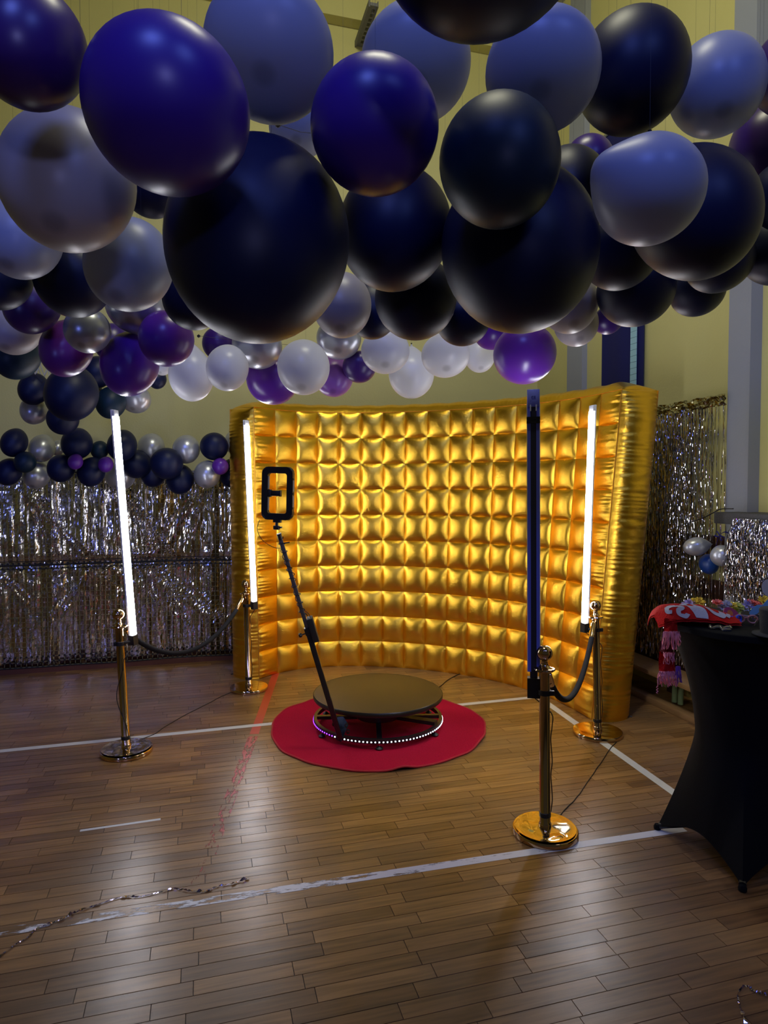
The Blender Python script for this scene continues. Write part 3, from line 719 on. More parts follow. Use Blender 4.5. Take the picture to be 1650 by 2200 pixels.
# ------------------------------------------------------------------ right wall: guard boards, bench, fringe curtain, shelf
BRN = mat('dark_brown_board', (.035, .012, .008), .45, bump=.1, bscale=8, stretch=(1, 1, 12), var=.2)
t = thing('wall_guard', room(3.76, 4.6, 0), 'dark brown wooden guard boards along the lower right wall', 'wall guard', rz=A)
for z0_, z1_ in ((1.17, 1.345), (.86, 1.01), (.52, .68), (.20, .36)):
    MB().bevel_box(-.045, -1.9, z0_, -.02, 1.35, z1_, .003).obj('board', BRN, t)
for y in (-1.7, -.05, 1.30):
    MB().box(-.02, y-.04, 0, .035, y+.04, 1.345).obj('post', BRN, t, smooth=False)
vL, _ = onu(1440, 1100, 3.72); 
MB().bevel_box(-.050, .42, .36, -.022, 1.33, 1.17, .003).obj('panel', BRN, t)
for k in range(9):
    MB().bevel_box(-.012, -1.62+k*.20, .1, .02, -1.50+k*.20, 1.32, .003).obj('radiator_fin', mat('cream_panel', (.42, .40, .20), .6) if k == 0 else bpy.data.materials['cream_panel'], t)

OAKB = mat('bench_oak', (.30, .17, .07), .3, bump=.1, bscale=20, stretch=(6, 1, 6), var=.25, vscale=6)
t = thing('gym_bench', room(3.52, 4.25, 0), 'low wooden gym bench running along the right wall under the fringe curtain', 'bench', rz=A)
MB().bevel_box(-.13, -1.3, .225, .13, 1.35, .262, .004).obj('seat', OAKB, t)
MB().bevel_box(-.13, -1.3, .0, -.05, 1.12, .048, .004).obj('floor_rail', OAKB, t)
for y in (-1.1, 1.0): MB().bevel_box(-.10, y-.03, .045, .10, y+.03, .225, .004).obj('leg', BLKMET, t)
GF = mat('pale_green_foam', (.26, .34, .15), .8, bump=.3, bscale=90)
for k, (x, y) in enumerate(((1449, 1508), (1462, 1513))):
    p0 = onz(x, y, .012); q = p0+Vector((.015+.005*k, .01, .20))
    o = MB().tube(curve_pts([Vector((0, 0, .0)), Vector((.002, 0, .1)), q-p0], 4), .021, 12).obj('foam_stick', GF); o.location = p0
    tag(o, ('left' if k == 0 else 'right')+' one of the two pale green foam sticks standing under the bench', 'foam stick', 'pale green foam sticks under the bench')

SF = foil_mat('silver_tinsel', (.72, .72, .80), (.50, .44, .40), .09, bs=60, bst=.3)
def fringe(name, u_, va_, vb_2, ztop, zbot, label, count, dens, header, seed, drape=0):
    rr = random.Random(seed); v0 = min(va_, vb_2); v1 = max(va_, vb_2); mid = (v0+v1)/2
    t = thing(name, room(u_, mid, 0), label, 'curtain', rz=A)
    b = MB()
    for k in range(count):
        s = rr.random()
        if rr.random() > dens(s): continue
        y0 = v0-mid+(v1-v0)*s; w = rr.uniform(.0022, .0042); ph = rr.uniform(0, 9); fr = rr.uniform(5, 13); zb = zbot+rr.uniform(-.03, .16)
        n = int(26*(ztop-zb)/2)+10; vs = []; xo = rr.uniform(-.022, .022); dr = rr.uniform(-.05, .05)
        for i in range(n+1):
            q = i/n; z = ztop+(zb-ztop)*q
            a = ph+fr*q*3+1.5*noise.noise((q*9, k*.7, seed)); x = xo*min(1, q*5)+.010*noise.noise((q*5, k*1.3, 3)); y = y0+dr*q+.012*noise.noise((q*4, k*.9, 8))
            if drape: x -= drape*min(1, q*3)
            dx, dy = math.cos(a)*w, math.sin(a)*w
            vs += [(x-dx, y-dy, z), (x+dx, y+dy, z)]
        b.add(vs, [(2*i, 2*i+2, 2*i+3, 2*i+1) for i in range(n)])
    o = b.obj('fringe', SF, t, smooth=False); o['kind'] = 'stuff'
    if header:
        L2 = (v1-v0)/2
        def hf(a, c):
            y = -L2+2*L2*a; return Vector((-.01-.022*noise.noise((y*9, c*4, 1))-.010*noise.noise((y*33, c*9, 2)), y, ztop-.025+.085*c+.010*noise.noise((y*14, 3, c))))
        MB().grid(hf, 90, 8).obj('header_band', foil_mat('header_foil', (.60, .58, .50), (.5, .46, .35), .16, bs=25, bst=.5), t, smooth=False)
    return t
vr, zt = onu(1560, 868, 3.66); vl, _ = onu(1360, 880, 3.66)
fringe('fringe_curtain', 3.66, vr, vl, 2.33, .30, 'silver tinsel fringe curtain hanging on the wall right of the golden wall', 620, lambda s: .80 if s > .42 else (.55 if s > .3 else .22), True, 3)
# stone-dark shelf with its own fringe
STN = mat('dark_speckled_top', (.05, .05, .055), .6, bump=.4, bscale=120, var=.6, vscale=150)
vs1, _ = onu(1536, 1100, 3.50); 
t = thing('wall_shelf', room(3.64, (vs1+3.0)/2, 0), 'dark speckled wall shelf at the right edge holding a silver fringe', 'shelf', rz=A)
hl = (vs1-3.0)/2
MB().bevel_box(-.15, -hl, 1.455, .15, hl, 1.535, .006).obj('shelf_board', STN, t)
for y in (-hl+.3, hl-.12): MB().box(-.10, y-.012, 1.25, .15, y+.012, 1.455).obj('shelf_bracket', BLKMET, t, smooth=False)
va2, _ = onu(1578, 1110, 3.465)
fringe('fringe_curtain', 3.46, va2, 3.2, 1.50, .93, 'short silver tinsel fringe hanging from the dark wall shelf at the right edge', 420, lambda s: .97, False, 11, drape=.03)
MB_ = MB().box(-.03, (3.2-va2)/2, 1.485, .06, (va2-3.2)/2, 1.545); 
t = thing('shelf_cable', room(3.50, vs1, 1.54), 'black cable running from the wall shelf down behind the three hanging balloons', 'cable')
P = [at(1575, 1093, 4.45), at(1548, 1094, 4.62), at(1530, 1103, 4.75), at(1505, 1115, 4.9), at(1460, 1130, 5.0), at(1442, 1137, 5.05)]
MB().tube(curve_pts([p-t.location for p in P], 5), .004, 6).tube(curve_pts([at(1537, 1110, 4.72)-t.location, at(1539, 1130, 4.72)-t.location, at(1538, 1150, 4.72)-t.location], 4), .004, 6).obj('lead', CABLE, t)

# trio ribbon
rb_ = thing('balloon_ribbon', at(1545, 1150, 4.62), 'blue ribbon bow above the bunch of three balloons on the right wall', 'ribbon')
RBM = mat('blue_ribbon', (.03, .03, .30), .35)
for j, pts in enumerate((((1537, 1175), (1541, 1160), (1545, 1150), (1556, 1143), (1566, 1146)), ((1545, 1150), (1555, 1155), (1549, 1161), (1546, 1154)), ((1545, 1150), (1540, 1142), (1535, 1150), (1543, 1153)))):
    P = curve_pts([at(x, y, 4.62-.006*j)-rb_.location for x, y in pts], 5)
    b = MB(); vs = []
    for i, p in enumerate(P): vs += [p+Vector((0, 0, -.004)), p+Vector((.003, -.002, .004))]
    b.add(vs, [(2*i, 2*i+2, 2*i+3, 2*i+1) for i in range(len(P)-1)]); b.obj('ribbon_strand', RBM, rb_, smooth=False)

# ------------------------------------------------------------------ cocktail table in black stretch cloth
TC = Vector((1.690, 3.02, 0)); TR = .352; TZ = 1.08
t = thing('cocktail_table', TC, 'tall round table in a black stretch cover at the right edge', 'table')
STR = mat('black_stretch_fabric', (.0025, .003, .0045), .75, bump=.25, bscale=400, spec=.15)
fa = math.radians(151.7)
def tf(a, c):
    an = fa+2*PI*a
    k = abs(((a*4) % 1)-.5)*2                     # 1 at a foot, 0 between feet
    th = (((a*4) % 1)-.0)*PI/2; th = min(th, PI/2-th) if th > PI/4 else th
    sq = math.cos(PI/4)/math.cos(PI/4-th)         # straight sides between the feet
    hem = .014+.10*math.sin(PI*((a*4) % 1))**.75
    z = hem+(TZ-hem)*c
    q = z/TZ
    rc_ = .205
    top = TR*(1-0)*1
    s = max(0, (q-.42)/.58); lo = max(0, (.50-q)/.50)
    r_hi = rc_+(TR-rc_)*s**2.1
    r_lo = .375*sq
    foot = lo**1.25
    r = r_hi+(r_lo-rc_)*foot if foot > 0 else r_hi
    r += .0
    return Vector((r*math.cos(an), r*math.sin(an), z))
cv = MB().grid(tf, 128, 60).obj('stretch_cover', STR, t)
MB().lathe([(0, TZ+.004), (TR-.008, TZ+.004), (TR+.001, TZ-.002), (TR+.0015, TZ-.026), (TR-.004, TZ-.03)], 96).obj('top_cap', STR, t)
MB().tube([(0, 0, .1), (0, 0, TZ-.03)], .03, 12).obj('column', BLKMET, t)
for k in range(4):
    an = fa+k*PI/2; p = Vector((.375*math.cos(an), .375*math.sin(an), 0))
    MB().tube([(0, 0, .13), p*.55+Vector((0, 0, .07)), p*.96+Vector((0, 0, .022))], .016, 8).obj('leg', BLKMET, t)
    MB().lathe([(.012, 0), (.017, .004), (.018, .016), (.012, .028), (0, .031)], 16, Matrix.Translation(p*.985)).obj('foot_pocket', STR, t)

# scarf on the table edge
SO = Vector((1.335, 2.98, TZ))
t = thing('football_scarf', SO, 'red football scarf with white letters and pink fringes draped over the table edge', 'scarf')
REDW = mat('red_knit', (.55, .012, .010), .85, bump=.6, bscale=180, spec=.15)
WHK = mat('white_knit', (.52, .52, .56), .85, bump=.6, bscale=180, spec=.15)
PNK = mat('pink_yarn', (.90, .32, .36), .85); DRK = mat('dark_red_knit', (.12, .005, .012), .85)
xl, xr = at(1411, 1330, 2.95).x-SO.x, at(1572, 1330, 2.95).x-SO.x
def sf(a, c):
    x = xl+(xr-xl)*a
    hgt = .078*(.72+.28*math.sin(PI*min(1, a*1.05)))*(1-max(0, a-.62)*.9)
    y = -.11+.24*c+.02*math.sin(a*6)
    z = .010+hgt*math.sin(PI*min(1, .06+c*.94))**.6+.006*noise.noise((a*8, c*6, 1))
    if a < .16: z -= .030*((.16-a)/.16)**2; y += (c-.5)*-.12*((.16-a)/.16)**2
    return Vector((x, y, z))
b = MB().grid(sf, 60, 28)
b.grid(lambda a, c: sf(a, c)*1.0-Vector((0, 0, .010+ (sf(a,c).z-.0)*.0)), 60, 28)
b.obj('folded_band', REDW, t)
def patch(pts, w, name='white_letter_stroke'):
    P = curve_pts([Vector((a, c, 0)) for a, c in pts], 8); vs = []; k = len(P)
    for i, p in enumerate(P):
        d = P[min(i+1, k-1)]-P[max(i-1, 0)]; nrm = Vector((-d.y*1.2, d.x*.8, 0)); nrm = nrm.normalized() if nrm.length else Vector((0, 1, 0))
        ww = w*(.75+.25*math.sin(PI*i/k))
        for s in (-1, 1):
            q = p+Vector((nrm.x*ww*s*.55, nrm.y*ww*s, 0)); s3 = sf(max(0, min(1, q.x)), max(0, min(1, q.y))); vs.append(s3+Vector((0, -.0035, .002)))
    MB().add(vs, [(2*i, 2*i+2, 2*i+3, 2*i+1) for i in range(k-1)]).obj(name, WHK, t)
# letters: S, a straight band, O
patch([(.36, .10), (.31, .06), (.25, .10), (.27, .20), (.33, .26), (.30, .34), (.22, .36), (.14, .30), (.12, .20), (.17, .17)][::-1], .055)
patch([(.13, .34), (.20, .42), (.28, .40)], .04)
patch([(.50, .02), (.505, .16), (.49, .34), (.46, .52)], .16)
patch([(.46, .50), (.40, .44), (.36, .40)], .05)
patch([(.66, .42), (.67, .26), (.74, .16), (.80, .22), (.82, .34)], .085)
patch([(.84, .14), (.89, .24), (.93, .36)], .05)
def hang(px0, px1, py0, py1, m, dy, name, lab=None):
    p = [at(px0, py0, 2.93)-SO, at(px1, py0, 2.93)-SO, at(px1, py1, 2.93)-SO, at(px0, py1, 2.93)-SO]
    def g(a, c): q = p[0].lerp(p[1], a).lerp(p[3].lerp(p[2], a), c); return q+Vector((0, dy+.008*math.sin(a*7+c*3), 0))
    b = MB().grid(g, 16, 16); b.grid(lambda a, c: g(a, c)+Vector((0, .008, 0)), 16, 16); o = b.obj(name, m, t)
    if lab: o['label'] = lab
def fringe_y(px0, px1, py0, py1, m, dy, n, seed, spread=4):
    rr = random.Random(seed); b = MB()
    for k in range(n):
        a = (k+.5)/n; x0 = px0+(px1-px0)*a; x1 = x0+(a-.5)*spread*2+rr.uniform(-2, 2)
        P = [at(x0, py0, 2.93)-SO, at((x0+x1)/2+rr.uniform(-1.5, 1.5), (py0+py1)/2, 2.92)-SO, at(x1, py1+rr.uniform(-6, 5), 2.93)-SO]
        b.tube([q+Vector((0, dy+rr.uniform(-.006, .006), 0)) for q in curve_pts(P, 3)], .0021, 4)
    o = b.obj('yarn_fringe', m, t); o['kind'] = 'stuff'
hang(1422, 1449, 1326, 1362, REDW, -.035, 'hanging_end', 'upper red end')
fringe_y(1415, 1450, 1352, 1386, PNK, -.045, 34, 1, 3)
hang(1420, 1446, 1378, 1403, DRK, .0, 'hanging_end', 'dark red middle section')
hang(1417, 1449, 1400, 1446, REDW, -.006, 'hanging_end', 'lower red end')
fringe_y(1423, 1447, 1400, 1422, PNK, -.014, 14, 5, 1)
fringe_y(1413, 1449, 1441, 1470, PNK, -.012, 38, 2, 4)
fringe_y(1450, 1458, 1430, 1464, mat('violet_yarn', (.30, .10, .42), .85), -.012, 14, 3, 5)
MB().tube([at(1412+2*math.sin(k*1.3), 1472+k*1.2, 2.93)-SO for k in range(16)], .0018, 4).obj('loose_yarn', PNK, t)

# garlands of cloth flowers and party props on the table
def blossom(p, r, m, parent, seed):
    rr = random.Random(seed); b = MB()
    for ring in range(2):
        for k in range(6):
            a = 2*PI*k/6+rr.uniform(-.3, .3)+ring*.5; el = .35+.5*ring
            d = Vector((math.cos(a)*math.cos(el), math.sin(a)*math.cos(el), math.sin(el))); s = Vector((-math.sin(a), math.cos(a), 0)); R = r*(1-.25*ring)
            uq = d.cross(s)
            b.add([Vector((0, 0, 0)), d*R*.55+s*R*.36, d*R+s*R*.28+uq*R*.12, d*R*1.08-uq*R*.1, d*R-s*R*.28+uq*R*.12, d*R*.55-s*R*.36], [(0, 1, 2, 3), (0, 3, 4, 5)])
    o = b.obj('blossom', m, parent, smooth=False); o.location = p; o.rotation_euler = (rr.uniform(.3, .9), rr.uniform(-.3, .3), 0); return o
cm = {n: mat(n+'_petal', c, .8) for n, c in dict(lilac=(.38, .34, .55), yellow=(.75, .55, .04), coral=(.75, .18, .12), white=(.45, .45, .50), lime=(.60, .62, .12), pink=(.6, .12, .25)).items()}
g1 = thing('flower_garland', at(1490, 1305, 3.22), 'short garland of lilac and yellow cloth flowers behind the red scarf', 'garland')
for k, (x, y, c) in enumerate(((1472, 1304, 'lilac'), (1482, 1298, 'lilac'), (1492, 1295, 'yellow'), (1503, 1294, 'yellow'))):
    blossom(at(x, y, 3.20)-g1.location, .026, cm[c], g1, k)
g2 = thing('flower_garland', at(1590, 1305, 3.15), 'long garland of coral, yellow and white cloth flowers at the back of the table', 'garland')
for k, (x, y, c) in enumerate(((1541, 1297, 'coral'), (1553, 1304, 'white'), (1562, 1301, 'white'), (1572, 1303, 'yellow'), (1586, 1305, 'lime'), (1596, 1310, 'white'), (1606, 1300, 'lilac'), (1616, 1297, 'coral'), (1625, 1301, 'coral'), (1640, 1291, 'yellow'), (1652, 1294, 'lime'), (1580, 1314, 'lime'))):
    blossom(at(x, y, 3.12)-g2.location, .027, cm[c], g2, 20+k)
tab = TZ+.004
# oval fan
t = thing('paper_fan', at(1572, 1322, 3.02), 'pink and orange oval paper fan leaning on the red scarf', 'fan')
Mf = Matrix.Rotation(.55, 4, 'Y') @ Matrix.Rotation(-.5, 4, 'X')
MB().lathe([(0, -.002), (.036, -.002), (.036, .002), (0, .002)], 32, Mf @ Matrix.Rotation(PI/2, 4, 'X') @ Matrix.Scale(1.25, 4, (1, 0, 0))).obj('fan_leaf', mat('pink_paper', (.38, .03, .12), .6), t)
MB().lathe([(0, -.004), (.015, -.004), (.015, .0035), (0, .0035)], 24, Mf @ Matrix.Translation((-.012, 0, .004)) @ Matrix.Rotation(PI/2, 4, 'X')).obj('orange_spot', mat('orange_print', (.7, .2, .04), .6), t)
def glasses(loc, rz, m, label, s=1.0):
    t = thing('party_glasses', loc, label, 'glasses', rz=rz)
    for sx in (-1, 1):
        MB().tube([Vector((sx*.031*s+.023*s*math.cos(a), -.006, .027*s+.020*s*math.sin(a))) for a in np.linspace(0, 2*PI, 21)[:-1]], .0042, 6, closed=True).obj('rim', m, t)
        MB().tube([Vector((sx*.055*s, -.005, .03*s)), Vector((sx*.06*s, .04, .028*s)), Vector((sx*.055*s, .10, .012))], .003, 5).obj('temple', m, t)
    MB().tube([Vector((-.009*s, -.006, .032*s)), Vector((0, -.008, .036*s)), Vector((.009*s, -.006, .032*s))], .004, 6).obj('bridge', m, t)
def tabat(x, y, h=0): return onz(x, y, tab+h)
glasses(tabat(1576, 1342), .5, mat('blue_glitter', (.02, .08, .60), .4), 'bright blue party glasses lying beside the scarf on the table', .85)
glasses(tabat(1602, 1340), -.3, mat('peach_plastic', (.60, .22, .14), .4), 'peach-coloured party glasses next to the blue ones', .85)
glasses(tabat(1630, 1334), .2, mat('violet_frame', (.15, .13, .25), .3), 'small dark violet glasses lying before the black hat', .7)
# silver clasps
t = thing('toy_handcuffs', tabat(1548, 1352), 'crinkled silver toy clasps at the front of the table', 'toy')
SM = mat('dull_silver', (.34, .34, .33), .25, metal=.9)
for k, (dx, dy) in enumerate(((-.018, .01), (.022, .0))):
    MB().tube([Vector((dx+.022*math.cos(a), dy+.016*math.sin(a), .008+.004*math.sin(3*a))) for a in np.linspace(0, 2*PI, 15)[:-1]], .006, 6, closed=True).obj('cuff', SM, t, smooth=False)
MB().bevel_box(-.012, -.042, 0, .026, -.018, .010, .002).obj('clasp_plate', SM, t); 
t = thing('silver_ruler', tabat(1512, 1338, .001), 'flat grey metal strip lying along the front of the red scarf', 'tool')
MB().bevel_box(-.05, -.01, 0, .09, .008, .004, .001, Matrix.Rotation(-.25, 4, 'Z')).obj('blade', SM, t)
# pale blue mask on a stick
t = thing('party_mask', at(1632, 1318, 2.98), 'light blue paper bow tie prop on a black stick at the right edge', 'prop')
MB().grid(lambda a, c: Vector((-.045+.12*a, 0, .0+.065*a+(c-.5)*.028*(.4+abs(math.sin(a*PI*2))))), 20, 4).grid(lambda a, c: Vector((-.045+.12*a, .004, .0+.065*a+(c-.5)*.028*(.4+abs(math.sin(a*PI*2))))), 20, 4).obj('bow', mat('light_blue_paper', (.25, .55, .65), .5), t)
MB().tube([Vector((.02, .004, .02)), Vector((-.10, -.10, -.072))], .003, 6).obj('stick', BLACK, t)
# black hat
t = thing('top_hat', tabat(1668, 1366), 'black felt top hat cut off by the right edge of the picture', 'hat')
MB().lathe([(0, .115), (.060, .115), (.066, .110), (.062, .05), (.060, .012), (.078, .006), (.090, .008), (.091, .004), (.07, .0)], 40).obj('felt', mat('black_felt', (.012, .012, .014), .9, bump=.3, bscale=200), t)
t = thing('paper_plate', at(1657, 1264, 3.4), 'pale grey round paper disc on a stick at the right edge', 'prop')
MB().lathe([(0, -.003), (.048, -.003), (.050, 0), (.0, .001)], 32, Matrix.Rotation(1.25, 4, 'X')).obj('disc', mat('grey_paper', (.30, .29, .30), .7), t)
MB().tube([Vector((0, 0, -.02)), Vector((.012, -.10, -.13))], .003, 6).obj('stick', BLACK, t)

# ------------------------------------------------------------------ balloons
def latex(name, col, rough=.33, tr=0.0, metal=0.0, coat=0, spec=.5):
    m, t, b = nt('latex_'+name); N = t.nodes; L = t.links
    sets(b, Base_Color=(*col, 1), Roughness=rough, Metallic=metal); b.inputs['Specular IOR Level'].default_value = spec
    if coat: b.inputs['Coat Weight'].default_value = coat; b.inputs['Coat Roughness'].default_value = .12
    if max(col) > .4:                              # thicker, darker latex at the crown of the pale balloons
        tc = N.new('ShaderNodeTexCoord'); sx = N.new('ShaderNodeSeparateXYZ'); L.new(tc.outputs['Object'], sx.inputs[0])
        mr = N.new('ShaderNodeMapRange'); mr.interpolation_type = 'SMOOTHSTEP'; mr.inputs[1].default_value = -1.0; mr.inputs[2].default_value = -.972; mr.inputs[3].default_value = .55; mr.inputs[4].default_value = 0
        L.new(sx.outputs[2], mr.inputs[0])
        mc = N.new('ShaderNodeMix'); mc.data_type = 'RGBA'; mc.inputs[6].default_value = (*col, 1); mc.inputs[7].default_value = (*[c*.35 for c in col], 1); L.new(mr.outputs[0], mc.inputs[0]); L.new(mc.outputs[2], b.inputs['Base Color'])
    if tr:
        tb = N.new('ShaderNodeBsdfTranslucent'); tb.inputs[0].default_value = (*col, 1); mx = N.new('ShaderNodeMixShader'); mx.inputs[0].default_value = tr
        L.new(b.outputs[0], mx.inputs[1]); L.new(tb.outputs[0], mx.inputs[2]); L.new(mx.outputs[0], N['Material Output'].inputs[0])
    return m
LX = dict(navy=latex('navy', (.0020, .006, .042), .45, spec=.3), teal=latex('teal', (.003, .017, .040), .45, spec=.3), indigo=latex('indigo', (.050, .016, .30), .34, .12), violet=latex('violet', (.045, .012, .16), .34, .1),
          purple=latex('purple', (.115, .022, .34), .30, .15), plum=latex('plum', (.13, .02, .24), .32, .15), pale=latex('pale', (.40, .44, .60), .38, .25), grey=latex('grey', (.46, .43, .46), .38, .25),
          silver=latex('silver', (.46, .48, .54), .30, 0, .55), white=latex('white', (.74, .75, .80), .32, .35), pearl=latex('pearl', (.74, .75, .80), .32, .35), lilac=latex('lilac', (.30, .12, .52), .3, .3), blue=latex('blue', (.005, .04, .22), .4))
LX['silverside'] = LX['silver']; LX['lump'] = LX['pale']
def prof(pear, n):
    out = []
    for i in range(n+1):
        a = -PI/2+PI*i/n; z = math.sin(a); r = math.cos(a)
        if z > 0: r *= 1-pear*z*z*.55; z *= 1+pear*.12
        out.append((max(r, .0), z))
    out[0] = (0, -1); top = out[-2][1]
    out = out[:-1]; out.append((.05, out[-1][1]+.02)); out.append((.035, out[-1][1]+.05)); return out
def bmesh_(pear, n=40, m=22):
    return MB().lathe(prof(pear, m), n)
MESH = {}
def ballmesh(kind, key):
    k = (kind, key)
    if k in MESH: return MESH[k]
    if kind == 'lump':
        b = bmesh_(.15, 56, 40); D = Vector((-.90, -.15, .40)).normalized(); vs = []
        for p in b.v:
            q = Vector(p); c = max(0, q.normalized().dot(D)) if q.length else 0; q += D*.20*c**9; vs.append(tuple(q))
        b.v = vs
    elif kind == 'pear': b = bmesh_(.95, 48, 34)
    else: b = bmesh_(.30, 48, 32)
    me = b.mesh('balloon_'+kind, angle=80); me.materials.append(LX[key]); MESH[k] = me; return me
KN = MB().lathe([(0, 0), (.030, .01), (.026, .035), (.018, .05), (.040, .085), (.030, .09), (0, .08)], 14).mesh('knot')
GR = dict(near='balloons of the big front garland overhead', mid='balloons of the second garland overhead', row='balloons of the garland above the golden wall', cluster='balloons bunched under the basketball net', foil='balloons along the top of the foil curtain', trio='bunch of three balloons on the right wall')
